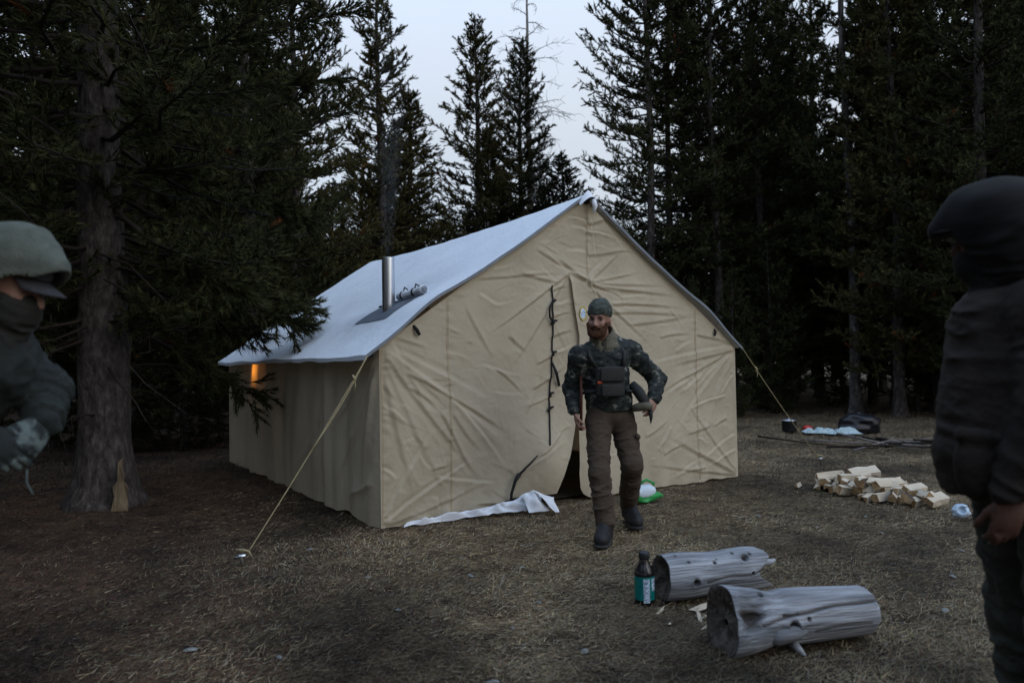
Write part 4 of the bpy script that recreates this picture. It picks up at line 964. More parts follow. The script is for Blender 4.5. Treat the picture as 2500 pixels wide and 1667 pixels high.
def unit(v): v = np.array(v, float); return v/np.linalg.norm(v)
def head_frame(fwd, up=(0, 0, 1)):
    f = unit(fwd); l = unit(np.cross(up, f)); u = np.cross(f, l); return f, l, u       # forward, person's left, up
def add_head(F, c, fwd, up=(0, 0, 1), k=1.0):
    f, l, u = head_frame(fwd, up); c = np.array(c, float); R = np.stack([f, l, u], 1)
    q = lambda x, y, z: c+(f*x+l*y+u*z)*k
    F.ell(q(-0.012, 0, 0.03), (0.098*k, 0.078*k, 0.098*k), R, 0.02)
    F.ell(q(0.022, 0, -0.045), (0.072*k, 0.062*k, 0.080*k), R, 0.025)
    F.ell(q(0.052, 0, -0.098), (0.030*k, 0.030*k, 0.022*k), R, 0.02)            # chin
    for s_ in (-1, 1):
        F.ell(q(0.062, s_*0.040, -0.030), (0.026*k, 0.022*k, 0.022*k), R, 0.018)    # cheekbone
        F.ell(q(0.090, s_*0.033, 0.004), (0.020*k, 0.017*k, 0.011*k), R, 0.010, sub=True)  # eye socket
        F.ell(q(-0.015, s_*0.080, -0.02), (0.020*k, 0.009*k, 0.032*k), R, 0.008)    # ear
    F.cap(q(0.072, -0.035, 0.022), q(0.072, 0.035, 0.022), 0.014*k, 0.014*k, 0.014)    # brow
    F.cap(q(0.086, 0, 0.010), q(0.112, 0, -0.034), 0.010*k, 0.014*k, 0.010)            # nose
    for s_ in (-1, 1): F.ell(q(0.100, s_*0.013, -0.038), (0.012*k, 0.009*k, 0.008*k), R, 0.008)
    F.cap(q(0.086, -0.018, -0.068), q(0.086, 0.018, -0.068), 0.008*k, 0.008*k, 0.006)  # lips
    return q, R

def add_hand(F, wrist, pdir, pnorm, thumb, curl=0.9, k=1.0, spread=0.018, palm_len=0.085):
    """palm along pdir, palm facing pnorm, thumb on the given side; five bent fingers"""
    d = unit(pdir); nrm = unit(np.array(pnorm)-d*(np.array(pnorm)@d)); s_ = unit(np.array(thumb)-d*(np.array(thumb)@d)-nrm*(np.array(thumb)@nrm))
    w = np.array(wrist, float); kn = w+d*palm_len*k
    R = np.stack([d, s_, nrm], 1)
    F.ell(w+d*palm_len*0.5*k, (0.055*k, 0.042*k, 0.019*k), R, 0.012)
    for i, (off, ln) in enumerate(((0.030, 0.074), (0.010, 0.082), (-0.010, 0.076), (-0.029, 0.060))):
        p = kn+s_*off*k*(spread/0.018)-d*0.008*k*abs(i-1); a = 0.25*curl
        dd = d.copy()
        for j, (fr, rr) in enumerate(((0.42, 0.0098), (0.32, 0.0090), (0.26, 0.0080))):
            ca, sa = math.cos(a), math.sin(a); dd = d*ca+nrm*sa
            q = p+dd*ln*fr*k; F.cap(p, q, rr*k, rr*0.92*k, 0.004); p = q; a += 0.55*curl
    p = w+d*0.022*k+s_*0.030*k; dd = unit(d*0.85+s_*0.42+nrm*0.35)
    for ln, rr in ((0.042, 0.0125), (0.034, 0.0105), (0.026, 0.0092)):
        q = p+dd*ln*k; F.cap(p, q, rr*k, rr*0.9*k, 0.006); p = q; dd = unit(dd+d*0.25+nrm*0.35*curl-s_*0.15)

# --- the man striding out of the tent
ORG = (0.72, 5.50, 0.0)
man = None
J = dict(neck=(0.700,5.585,1.425), shR=(0.512,5.54,1.335), shL=(0.905,5.64,1.375), elR=(0.452,5.68,1.100), wrR=(0.466,5.53,0.925), elL=(1.135,5.73,1.150), wrL=(1.072,5.565,1.010),
         pel=(0.735,5.62,0.90), hipR=(0.645,5.58,0.830), hipL=(0.835,5.64,0.835), knR=(0.622,5.38,0.470), anR=(0.652,5.315,0.105), knL=(0.885,5.52,0.515), anL=(0.897,5.82,0.150))
hc = np.array((0.660, 5.505, 1.615)); hf = unit((-0.40, -0.90, -0.08)); hu = unit((0.05, -0.02, 1))
F = Field((0.30, 4.98, -0.02), (1.25, 6.05, 1.80), 0.0068)
q, HR = add_head(F, hc, hf, hu)
F.cap((0.672, 5.54, 1.53), J['neck'], 0.055, 0.062, 0.03)
F.cap(J['neck'], (0.71, 5.60, 1.33), 0.06, 0.08, 0.03); F.cap((0.71, 5.60, 1.27), J['pel'], 0.13, 0.12, 0.05, flat=((0.2, 1, 0), 1.4)); F.cap(J['shR'], J['shL'], 0.06, 0.06, 0.05)
for a, b, r1, r2 in (('shR', 'elR', .050, .040), ('elR', 'wrR', .040, .028), ('shL', 'elL', .050, .040), ('elL', 'wrL', .040, .028), ('hipR', 'knR', .080, .055), ('knR', 'anR', .055, .038), ('hipL', 'knL', .080, .055), ('knL', 'anL', .055, .038)):
    F.cap(J[a], J[b], r1, r2, 0.03)
F.cap(J['anR'], (0.612, 5.18, 0.05), 0.035, 0.03, 0.02); F.cap(J['anL'], (0.912, 5.70, 0.06), 0.035, 0.03, 0.02)
add_hand(F, (0.470, 5.515, 0.915), (0.10, -0.28, -0.95), (0.95, -0.1, 0.1), (0.1, -1, 0.2), 1.25)
add_hand(F, (1.068, 5.555, 1.000), (-0.42, -0.55, -0.72), (-0.6, 0.5, -0.35), (-0.5, -0.4, 0.6), 0.75)
man = obj('person', F.mesh('person', MT['skin'], ORG), None, ORG)
tag(man, 'bearded person in camo jacket and beanie striding out of the tent door', 'person')
def child(name, F, mt, parent=man, org=ORG, disp=None): return obj(name, F.mesh(name, mt, org, disp), parent)

F = Field((0.30, 5.25, 0.80), (1.28, 5.95, 1.56), 0.0065)      # jacket
F.cap((0.705, 5.60, 1.28), (0.735, 5.62, 0.985), 0.172, 0.168, 0.05, flat=((0.15, 1, 0), 1.32), wr=0.010, wn=4, seed=2)
F.cap((0.735, 5.62, 0.97), (0.735, 5.62, 0.925), 0.174, 0.172, 0.03, flat=((0.15, 1, 0), 1.32))
F.cap(J['shR'], J['shL'], 0.080, 0.080, 0.06); F.ell((0.705, 5.60, 1.33), (0.17, 0.12, 0.10), None, 0.05)
F.cap((0.60, 5.58, 1.395), (0.80, 5.62, 1.41), 0.055, 0.055, 0.05)
F.cap(J['shR'], J['elR'], 0.078, 0.064, 0.045, wr=0.009, wn=4, seed=3); F.cap(J['elR'], J['wrR'], 0.064, 0.046, 0.03, wr=0.009, wn=4, seed=4)
F.cap(J['shL'], J['elL'], 0.078, 0.064, 0.045, wr=0.009, wn=4, seed=5); F.cap(J['elL'], J['wrL'], 0.064, 0.046, 0.03, wr=0.009, wn=4, seed=6)
F.cap((0.690, 5.565, 1.435), (0.700, 5.575, 1.40), 0.085, 0.10, 0.03)
F.ell((0.755, 5.68, 1.43), (0.125, 0.075, 0.065), None, 0.04, wr=0.01)                # hood lying on the shoulders
F.cap((0.79, 5.60, 1.44), (0.66, 5.69, 1.43), 0.045, 0.045, 0.03)
F.cap((0.678, 5.52, 1.56), (0.692, 5.56, 1.40), 0.065, 0.058, 0.01, sub=True); F.cut((0, 0, 0.90), (0.03, 0, -1))
jk = child('jacket', F, MT['camo'])
F = Field((0.50, 5.36, 1.33), (0.90, 5.78, 1.58), 0.005)
F.cap((0.690, 5.575, 1.505), (0.700, 5.585, 1.41), 0.094, 0.118, 0.02, wr=0.006, wn=3, seed=8); F.ell((0.775, 5.64, 1.47), (0.065, 0.06, 0.045), None, 0.03)
F.cap((0.672, 5.525, 1.60), (0.690, 5.56, 1.47), 0.082, 0.074, 0.008, sub=True); F.cap((0.655, 5.44, 1.60), (0.680, 5.455, 1.385), 0.075, 0.020, 0.008, sub=True)
child('collar', F, MT['gaiter'])
for a, d in ((J['wrR'], (0.1, -.28, -.95)), (J['wrL'], (-.3, -.55, -.5))):
    a = np.array(a); d = unit(d); mb = MB(); mb.tube([tuple(a-d*0.02-np.array(ORG)), tuple(a+d*0.015-np.array(ORG))], 0.043, 14); mb.build('cuff', MT['pack'], man)

F = Field((0.44, 5.12, 0.02), (1.10, 6.05, 1.02), 0.0065)      # trousers
F.cap((0.675, 5.60, 0.905), (0.80, 5.63, 0.905), 0.115, 0.115, 0.05, flat=((0.2, 1, 0), 1.15)); F.ell((0.74, 5.63, 0.875), (0.170, 0.125, 0.085), None, 0.04)
F.cap(J['hipR'], J['knR'], 0.098, 0.074, 0.03, wr=0.008, wn=4, seed=12); F.cap(J['knR'], (0.650, 5.32, 0.16), 0.074, 0.072, 0.03, wr=0.010, wn=4, seed=13)
F.cap(J['hipL'], J['knL'], 0.098, 0.076, 0.03, wr=0.008, wn=4, seed=14); F.cap(J['knL'], (0.895, 5.78, 0.20), 0.076, 0.068, 0.03, wr=0.010, wn=4, seed=15)
F.cut((0.65, 5.32, 0.115), (0, 0, -1))
tr_ = child('trousers', F, MT['trousers'])
mb = MB(); pass
F = Field((0.85, 5.42, 0.52), (1.08, 5.72, 0.82), 0.005); F.ell((0.925, 5.57, 0.665), (0.028, 0.07, 0.085), None, 0.01); F.cap((0.932, 5.52, 0.730), (0.932, 5.62, 0.730), 0.022, 0.022, 0.01); child('cargo_pocket', F, MT['trousers'], tr_)
for an, toe, nm in (((0.652, 5.33, 0.13), (0.600, 5.150, 0.054), 0), ((0.897, 5.815, 0.17), (0.935, 5.675, 0.064), 1)):
    F = Field((0.50, 5.0, -0.02), (1.05, 5.95, 0.30), 0.005)
    an = np.array(an); toe = np.array(toe)
    heel = np.array((an[0]+0.004, an[1]+0.035, 0.045 if nm == 0 else 0.095))
    F.cap(an+np.array([0, 0, 0.06]), an, 0.060, 0.056, 0.02); F.cap(an-np.array([0, 0, 0.03]), heel, 0.052, 0.045, 0.03); F.cap(heel, toe, 0.050, 0.052, 0.03); F.cap(an, toe+np.array([0, 0.03, 0.02]), 0.056, 0.042, 0.03)
    F.cut((0, 0, 0.006 if nm == 0 else 0.012), (0, 0, -1))
    b_ = child('boot', F, MT['boot'])
    zs_ = 0.006 if nm == 0 else 0.012; G_ = Field((0.50, 5.0, -0.03), (1.05, 5.95, 0.30), 0.005); G_.cap(heel*np.array([1, 1, 0])+np.array([0, 0, zs_+0.012]), toe*np.array([1, 1, 0])+np.array([0, -0.004, zs_+0.012]), 0.054, 0.060, 0.02, flat=((0, 0, 1), 3.2)); child('sole', G_, MT['pack'], b_)
    mb = MB()
    for t in (0.25, 0.42, 0.6):
        p = an*(1-t)+toe*t+np.array([0, 0, 0.042-0.012*t]); mb.tube([tuple(p+np.array([-0.035, 0, -0.012])-np.array(ORG)), tuple(p-np.array(ORG)), tuple(p+np.array([0.035, 0, -0.012])-np.array(ORG))], 0.004, 5)
    mb.build('laces', MT['pack'], b_)
# beanie, beard, brows and eyes
F = Field(hc-0.2, hc+0.25, 0.005)
F.ell(q(-0.018, 0, 0.060), (0.112, 0.092, 0.098), HR, 0.02, wr=0.004, ws=22); F.cap(q(-0.03, 0, 0.11), q(-0.045, 0.005, 0.128), 0.055, 0.030, 0.04)
F.cut(q(0.06, 0, 0.034), -(HR[:, 2]*1.0+HR[:, 0]*(-0.16)))
bn = child('beanie', F, MT['beanie'])
F = Field(hc-0.2, hc+0.25, 0.0045)
F.cap(q(0.05, -0.066, -0.035), q(0.062, -0.042, -0.095), 0.020, 0.030, 0.025); F.cap(q(0.05, 0.066, -0.035), q(0.062, 0.042, -0.095), 0.020, 0.030, 0.025)
F.cap(q(0.062, -0.028, -0.098), q(0.062, 0.028, -0.098), 0.031, 0.031, 0.02, wr=0.004, wn=9); F.ell(q(0.078, 0, -0.116), (0.030, 0.036, 0.026), HR, 0.03, wr=0.006, ws=40)
F.cap(q(0.093, -0.030, -0.060), q(0.100, 0, -0.052), 0.009, 0.011, 0.008); F.cap(q(0.093, 0.030, -0.060), q(0.100, 0, -0.052), 0.009, 0.011, 0.008)
child('beard', F, MT['beard'])
for s_ in (-1, 1):
    mb = MB(); mb.tube([tuple(q(0.088, s_*0.016, 0.020)-np.array(ORG)), tuple(q(0.090, s_*0.034, 0.025)-np.array(ORG)), tuple(q(0.078, s_*0.052, 0.020)-np.array(ORG))], [0.004, 0.0055, 0.003], 6); mb.build('eyebrow', MT['beard'], man)
    mb = MB(); mb.lathe([(0.001, -0.010), (0.007, -0.007), (0.010, 0), (0.007, 0.007), (0.001, 0.010)], 10); mb.build('eye', MT['eye_dark'], man, True, tuple(q(0.073, s_*0.032, 0.003)-np.array(ORG)))
# chest pack with straps and orange tab
def rbox(name, c, d, mt, parent, org, R=None, bev=0.015):
    mb = MB(); mb.box((0, 0, 0), d, R); o = mb.build(name, mt, parent, False, tuple(np.array(c)-np.array(org)))
    bv = o.modifiers.new('bevel', 'BEVEL'); bv.width = bev; bv.segments = 3
    for p in o.data.polygons: p.use_smooth = True
    return o
Rz = Matrix.Rotation(0.18, 3, 'Z')
pk = rbox('chest_pack', (0.722, 5.438, 1.150), (0.215, 0.070, 0.22), MT['pack'], man, ORG, Rz, 0.02)
rbox('pack_flap', (0.014, -0.050, 0.055), (0.185, 0.016, 0.105), MT['pack'], pk, (0, 0, 0), Rz, 0.009)
rbox('pack_pouch', (0.010, -0.052, -0.062), (0.165, 0.020, 0.090), MT['pack'], pk, (0, 0, 0), Rz, 0.010)
rbox('orange_tab', (-0.082, -0.050, -0.004), (0.034, 0.012, 0.018), MT['orange'], pk, (0, 0, 0), Rz, 0.005)
o_ = np.array(ORG)
for pts in ([(0.62, 5.44, 1.26), (0.575, 5.445, 1.34), (0.57, 5.52, 1.415)], [(0.83, 5.46, 1.26), (0.84, 5.50, 1.36), (0.82, 5.58, 1.435)], [(0.61, 5.45, 1.08), (0.545, 5.52, 1.07), (0.53, 5.62, 1.06)], [(0.845, 5.47, 1.08), (0.905, 5.54, 1.07), (0.93, 5.64, 1.06)]):
    mb = MB(); mb.tube([tuple(np.array(p)-o_) for p in pts], [0.014, 0.014, 0.014], 6); mb.build('harness_strap', MT['pack'], man)
# things he carries
mb = MB(); mb.tube([(0, 0, 0), (0.045, -0.03, -0.055), (0.085, -0.05, -0.125), (0.095, -0.055, -0.17)], [0.034, 0.042, 0.040, 0.030], 12)
o = mb.build('dark_pouch', MT['pack'], None, True, (0.90, 5.56, 1.125)); tag(o, 'dark padded tube case at the hip of the bearded person', 'case')
mb = MB(); mb.tube([(-0.105, 0.03, -0.012), (-0.06, 0.015, 0.0), (-0.015, 0.0, 0.008), (0.03, -0.02, 0.0)], [0.026, 0.034, 0.036, 0.024], 12); bd = mb.build('cloth_bundle', MT['gaiter'], None, True, (1.005, 5.49, 0.955)); tag(bd, 'pale cloth bundle held in the hand of the bearded person', 'cloth')
mb = MB(); mb.tube([(0.02, -0.01, -0.02), (0.022, -0.015, -0.075), (0.018, -0.02, -0.125)], [0.016, 0.014, 0.002], 8); mb.build('dark_point', MT['pack'], bd)
mb = MB(); mb.tube([(0, 0, 0), (0.008, 0.03, 0.20), (0.012, 0.07, 0.36)], [0.011, 0.012, 0.010], 10); mb.tube([(0, 0, 0), (-0.003, -0.01, -0.07)], [0.011, 0.013], 10)
o = mb.build('wooden_stave', MT['redwood'], None, True, (0.505, 5.475, 0.86)); tag(o, 'red brown wooden handle held along the sleeve of the bearded person', 'handle')

# --- hooded person leaning in from the left edge
MT['hood'] = mat('grey_green_fleece', [(0.075, 0.088, 0.074), (0.105, 0.12, 0.10)], 30, 0.95, 0.25, 120)
MT['sweater'] = mat('dark_green_sleeve', [(0.010, 0.013, 0.013), (0.021, 0.027, 0.025)], 12, 0.9, 0.3, 60)
MT['cap'] = mat('dark_cap', [(0.028, 0.028, 0.032), (0.045, 0.045, 0.05)], 20, 0.9)
MT['glove'] = mat('pale_glove', [(0.016, 0.02, 0.02), (0.11, 0.14, 0.135)], 14, 0.9, pos=[0.50, 0.60])
MT['scarf_shade'] = mat('dark_scarf_shade', [(0.012, 0.012, 0.011), (0.024, 0.023, 0.02)], 14, 0.9)
MT['darkpants'] = mat('dark_trousers', [(0.016, 0.017, 0.017), (0.028, 0.028, 0.028)], 9, 0.9)
ORG2 = (-1.90, 2.25, 0.0)
hc2 = np.array((-1.475, 2.20, 1.575)); hf2 = unit((0.90, 0.05, -0.42)); hu2 = unit((0.40, 0, 0.90))
J2 = dict(neck=(-1.60, 2.22, 1.44), shN=(-1.66, 2.03, 1.40), shF=(-1.66, 2.40, 1.38), elF=(-1.50, 2.40, 1.24), wrF=(-1.425, 2.28, 1.145), elN=(-1.68, 1.96, 1.16), wrN=(-1.525, 2.10, 1.125), pel=(-2.00, 2.25, 0.95),
          hN=(-2.0, 2.15, 0.90), hF=(-2.0, 2.35, 0.90), kN=(-1.93, 2.13, 0.48), kF=(-1.95, 2.37, 0.48), aN=(-2.0, 2.13, 0.09), aF=(-2.02, 2.37, 0.09))
F = Field((-2.25, 1.80, -0.02), (-1.2, 2.60, 1.80), 0.010)
q2, HR2 = add_head(F, hc2, hf2, hu2)
F.cap(hc2+np.array((-0.05, 0, -0.06)), J2['neck'], 0.055, 0.065, 0.03); F.cap(J2['neck'], J2['pel'], 0.13, 0.12, 0.05, flat=((1, 0, 0.6), 1.3)); F.cap(J2['shN'], J2['shF'], 0.06, 0.06, 0.05)
for a, b, r1, r2 in (('shN', 'elN', .05, .04), ('elN', 'wrN', .04, .028), ('shF', 'elF', .05, .04), ('elF', 'wrF', .04, .028), ('hN', 'kN', .085, .055), ('kN', 'aN', .055, .04), ('hF', 'kF', .085, .055), ('kF', 'aF', .055, .04)): F.cap(J2[a], J2[b], r1, r2, 0.03)
for a in ('aN', 'aF'): a = np.array(J2[a]); F.cap(a, a+np.array((0.17, 0, -0.05)), 0.04, 0.032, 0.03)
add_hand(F, (-1.42, 2.265, 1.140), (0.02, -0.75, -0.65), (-0.8, 0.1, -0.3), (0.6, -0.2, 0.6), 1.1)
add_hand(F, (-1.515, 2.115, 1.12), (0.75, 0.25, -0.60), (0.2, 0.6, -0.5), (0.2, 0.2, 0.9), 1.1)
p2 = obj('person', F.mesh('person', MT['skin'], ORG2), None, (ORG2[0]-0.035, ORG2[1], ORG2[2]))
tag(p2, 'person in pale green hood and cap bending over clasped hands at the left edge', 'person')
F = Field((-2.3, 1.8, 0.85), (-1.2, 2.62, 1.60), 0.008)
F.cap((-1.62, 2.22, 1.36), (-1.98, 2.25, 0.98), 0.20, 0.18, 0.06, flat=((1, 0, 0.8), 1.25), wr=0.012, wn=4, seed=22); F.cap(J2['shN'], J2['shF'], 0.085, 0.085, 0.06)
F.cap(J2['shF'], J2['elF'], 0.085, 0.072, 0.04, wr=0.010, wn=5, seed=23); F.cap(J2['elF'], J2['wrF'], 0.072, 0.048, 0.03, wr=0.012, wn=6, seed=24)
F.cap(J2['shN'], J2['elN'], 0.085, 0.070, 0.04, wr=0.010, wn=5, seed=25); F.cap(J2['elN'], J2['wrN'], 0.070, 0.048, 0.03, wr=0.012, wn=6, seed=26)
child('jacket', F, MT['sweater'], p2, ORG2)
F = Field((-1.85, 1.98, 1.36), (-1.20, 2.44, 1.86), 0.006)       # hood
F.ell((-1.500, 2.20, 1.595), (0.185, 0.128, 0.148), None, 0.03, wr=0.013, ws=10, seed=31); F.cap((-1.42, 2.20, 1.655), (-1.345, 2.20, 1.605), 0.078, 0.030, 0.06, wr=0.004, wn=2)
F.cut((-1.322, 2.2, 1.590), (0.104, 0, -0.203)); F.cap((-1.64, 2.21, 1.55), (-1.70, 2.22, 1.42), 0.11, 0.14, 0.05, wr=0.01, wn=3)
F.ell((-1.470, 2.20, 1.555), (0.140, 0.108, 0.120), None, 0.010, sub=True); F.cap((-1.43, 2.2, 1.57), (-1.34, 2.2, 1.55), 0.09, 0.05, 0.01, sub=True)
child('hood', F, MT['hood'], p2, ORG2)
F = Field(hc2-0.25, hc2+0.25, 0.005); F.ell(q2(0.0, 0, 0.045), (0.104, 0.086, 0.085), HR2, 0.01); F.cut(q2(0.05, 0, 0.038), -HR2[:, 2])
cp = child('cap', F, MT['cap'], p2, ORG2)
S, Tt = np.meshgrid(np.linspace(-1, 1, 13), np.linspace(0, 1, 8))
P = q2(0, 0, 0)[None, None]+HR2[:, 0]*(0.082*np.sqrt(1-0.65*S**2)+Tt*0.085*np.sqrt(np.clip(1-0.75*S**2, 0, 1)))[..., None]+HR2[:, 1]*(0.075*S)[..., None]+HR2[:, 2]*(0.036-0.012*S**2-0.022*Tt)[..., None]-np.array(ORG2)
bo = obj('cap_brim', grid_mesh('cap_brim', P, MT['cap']), cp); sm = bo.modifiers.new('solid', 'SOLIDIFY'); sm.thickness = 0.004
F = Field((-1.75, 1.98, 1.18), (-1.28, 2.45, 1.62), 0.007); F.cap((-1.46, 2.20, 1.50), (-1.53, 2.21, 1.38), 0.066, 0.078, 0.03, wr=0.010, wn=4, seed=33); F.ell(q2(0.035, 0, -0.080), (0.072, 0.068, 0.050), HR2, 0.03); F.ell((-1.50, 2.19, 1.33), (0.045, 0.06, 0.06), None, 0.05, wr=0.012, ws=11, seed=34)  # wrap at the neck, raised over the face in place of hood shade
child('scarf_shade', F, MT['scarf_shade'], p2, ORG2)
F = Field((-2.25, 1.85, 0.03), (-1.75, 2.6, 1.05), 0.009); F.cap(J2['hN'], J2['kN'], 0.11, 0.085, 0.04, wr=.01, wn=4); F.cap(J2['kN'], J2['aN'], 0.085, 0.075, 0.03, wr=.012, wn=5); F.cap(J2['hF'], J2['kF'], 0.11, 0.085, 0.04, wr=.01, wn=4); F.cap(J2['kF'], J2['aF'], 0.085, 0.075, 0.03, wr=.012, wn=5)
F.ell((-2.0, 2.25, 0.93), (0.13, 0.19, 0.1), None, 0.04)
child('trousers', F, MT['darkpants'], p2, ORG2)
for a in ('aN', 'aF'):
    a = np.array(J2[a]); F = Field(a+np.array((-0.2, -0.15, -0.10)), a+np.array((0.35, 0.15, 0.15)), 0.006); F.cap(a+np.array((0, 0, .05)), a, .055, .052, .02); F.cap(a+np.array((-.03, 0, -.045)), a+np.array((.18, 0, -.047)), .042, .042, .03); F.cap(a, a+np.array((.14, 0, -.03)), .045, .035, .03); F.cut((0, 0, 0.008), (0, 0, -1))
    child('boot', F, MT['boot'], p2, ORG2)
# gloves over the clasped hands
F = Field((-1.62, 2.0, 0.98), (-1.26, 2.40, 1.24), 0.0045)
add_hand(F, (-1.42, 2.265, 1.140), (0.02, -0.75, -0.65), (-0.8, 0.1, -0.3), (0.6, -0.2, 0.6), 1.1, 1.14); add_hand(F, (-1.515, 2.115, 1.12), (0.75, 0.25, -0.60), (0.2, 0.6, -0.5), (0.2, 0.2, 0.9), 1.1, 1.14)
child('gloves', F, MT['glove'], p2, ORG2)
mb = MB(); mb.tube([(-1.43, 2.19, 1.09), (-1.415, 2.19, 1.03), (-1.41, 2.18, 0.97), (-1.39, 2.18, 0.935)], [0.004, 0.003, 0.003, 0.003], 5); o = mb.build('cord', MT['glove'], None, True, (-0.035, 0, 0)); tag(o, 'thin pale cord hanging from the clasped hands at the left edge', 'cord')

# --- person in a dark jacket at the right edge
MT['djacket'] = mat('dark_brown_jacket', [(0.014, 0.0100, 0.0078), (0.023, 0.0165, 0.013)], 10, 0.85, 0.3, 50)
MT['dpants'] = mat('olive_trousers', [(0.022, 0.024, 0.020), (0.034, 0.036, 0.029)], 10, 0.9, 0.3, 60)
MT['dcap'] = mat('black_hood', [(0.004, 0.0036, 0.0036), (0.008, 0.0072, 0.0074)], 14, 0.9)
MT['skin_shaded'] = mat('shaded_skin', [(0.065, 0.030, 0.022), (0.10, 0.050, 0.037)], 14, 0.6, 0.15, 60)  # skin darkened: shade on this figure is put into its colour
MT['tan'] = mat('tan_badge', [(0.30, 0.20, 0.09), (0.36, 0.25, 0.12)], 20, 0.8)
ORG3 = (1.60, 2.20, 0.0)
hc3 = np.array((1.475, 2.22, 1.665)); hf3 = unit((-0.78, 0.62, -0.12)); hu3 = unit((-0.12, 0, 1))
J3 = dict(neck=(1.545, 2.23, 1.49), shN=(1.50, 2.03, 1.43), shF=(1.58, 2.42, 1.43), elN=(1.455, 1.985, 1.15), wrN=(1.375, 2.03, 0.915), elF=(1.68, 2.46, 1.16), wrF=(1.64, 2.42, 0.98), pel=(1.60, 2.22, 0.92),
          hN=(1.58, 2.12, 0.88), hF=(1.58, 2.32, 0.88), kN=(1.565, 2.10, 0.48), kF=(1.60, 2.34, 0.48), aN=(1.62, 2.10, 0.09), aF=(1.64, 2.34, 0.09))
F = Field((1.15, 1.80, -0.02), (1.95, 2.70, 1.90), 0.010)
q3, HR3 = add_head(F, hc3, hf3, hu3)
F.cap(hc3+np.array((0.03, 0, -0.06)), J3['neck'], 0.055, 0.065, 0.03); F.cap(J3['neck'], J3['pel'], 0.13, 0.12, 0.05, flat=((1, 0, 0), 1.3)); F.cap(J3['shN'], J3['shF'], 0.06, 0.06, 0.05)
for a, b, r1, r2 in (('shN', 'elN', .05, .04), ('elN', 'wrN', .04, .028), ('shF', 'elF', .05, .04), ('elF', 'wrF', .04, .028), ('hN', 'kN', .085, .055), ('kN', 'aN', .055, .04), ('hF', 'kF', .085, .055), ('kF', 'aF', .055, .04)): F.cap(J3[a], J3[b], r1, r2, 0.03)
for a in ('aN', 'aF'): a = np.array(J3[a]); F.cap(a, a+np.array((-0.17, 0.03, -0.05)), 0.04, 0.032, 0.03)
add_hand(F, (1.370, 2.03, 0.905), (-0.20, 0.05, -0.9), (0.2, 1, 0), (-0.8, 0, 0.3), 1.0); add_hand(F, (1.635, 2.42, 0.97), (-0.2, 0, -0.8), (0.2, -1, 0), (-0.8, 0, 0.3), 0.9)
p3 = obj('person', F.mesh('person', MT['skin_shaded'], ORG3), None, ORG3)
tag(p3, 'person in dark brown jacket and black cap at the right edge, seen from the side', 'person')
F = Field((1.15, 1.8, 0.70), (1.98, 2.70, 1.62), 0.008)
F.cap((1.565, 2.23, 1.36), (1.59, 2.22, 1.0), 0.185, 0.185, 0.05, flat=((1, 0, 0), 1.12), wr=0.010, wn=3, seed=41); F.cap((1.54, 2.22, 1.12), (1.50, 2.22, 0.90), 0.19, 0.19, 0.06, flat=((0, 1, 0), 1.0), wr=0.008, wn=3, seed=42); F.cap((1.45, 2.21, 1.38), (1.45, 2.21, 1.02), 0.115, 0.16, 0.06, wr=0.008, wn=4, seed=49)
F.cap(J3['shN'], J3['shF'], 0.085, 0.085, 0.06); F.cap(J3['shN'], J3['elN'], 0.092, 0.078, 0.04, wr=0.006, wn=4, seed=43); F.cap(J3['elN'], J3['wrN'], 0.078, 0.058, 0.03, wr=0.006, wn=4, seed=44); F.cap(J3['shF'], J3['elF'], 0.092, 0.078, 0.04); F.cap(J3['elF'], J3['wrF'], 0.078, 0.058, 0.03)
F.cap((1.42, 2.20, 1.42), (1.62, 2.22, 1.515), 0.055, 0.07, 0.04); F.cap((1.47, 2.12, 1.43), (1.62, 2.10, 1.49), 0.04, 0.055, 0.04)
F.cut((1.26, 2.2, 0.865), (0.35, 0, -1))
jk3 = child('jacket', F, MT['djacket'], p3, ORG3)
F = Field((1.15, 1.85, 0.80), (1.60, 2.35, 1.22), 0.006); F.ell((1.335, 2.115, 0.985), (0.070, 0.045, 0.105), None, 0.03, wr=0.004); F.cap((1.285, 2.105, 1.075), (1.375, 2.080, 1.060), 0.020, 0.020, 0.02, wr=.003, wn=3)
child('jacket_pocket', F, MT['djacket'], jk3, (0, 0, 0)).location = (-0.0, 0, 0)
jk3.children[0].data.transform(Matrix.Translation((-ORG3[0], -ORG3[1], 0)))
F = Field(hc3-0.3, hc3+0.3, 0.006); F.ell(q3(-0.02, 0, 0.035), (0.150, 0.128, 0.138), HR3, 0.04, wr=.009, ws=8, seed=45); F.cap(q3(-0.04, 0, -0.03), np.array((1.56, 2.23, 1.50)), 0.125, 0.135, 0.05, wr=.008, wn=3); F.cap(q3(0.06, 0, 0.10), q3(0.135, 0, 0.045), 0.055, 0.04, 0.05)
F.ell(q3(0.105, 0, -0.065), (0.09, 0.085, 0.105), HR3, 0.015, sub=True)
hd3 = child('hood', F, MT['dcap'], p3, ORG3)
F = Field(hc3-0.35, hc3+0.3, 0.006); F.ell(q3(0.035, 0, -0.075), (0.088, 0.075, 0.075), HR3, 0.03, wr=.004); F.cap(q3(0.0, 0, -0.10), np.array((1.50, 2.22, 1.46)), 0.078, 0.095, 0.03, wr=.006, wn=3); F.ell(q3(0.075, 0, -0.002), (0.06, 0.085, 0.038), HR3, 0.006, sub=True)
child('added_face_cover', F, MT['dcap'], p3, ORG3)  # dark covering added to keep the shaded face and neck black
S, Tt = np.meshgrid(np.linspace(-1, 1, 13), np.linspace(0, 1, 8))
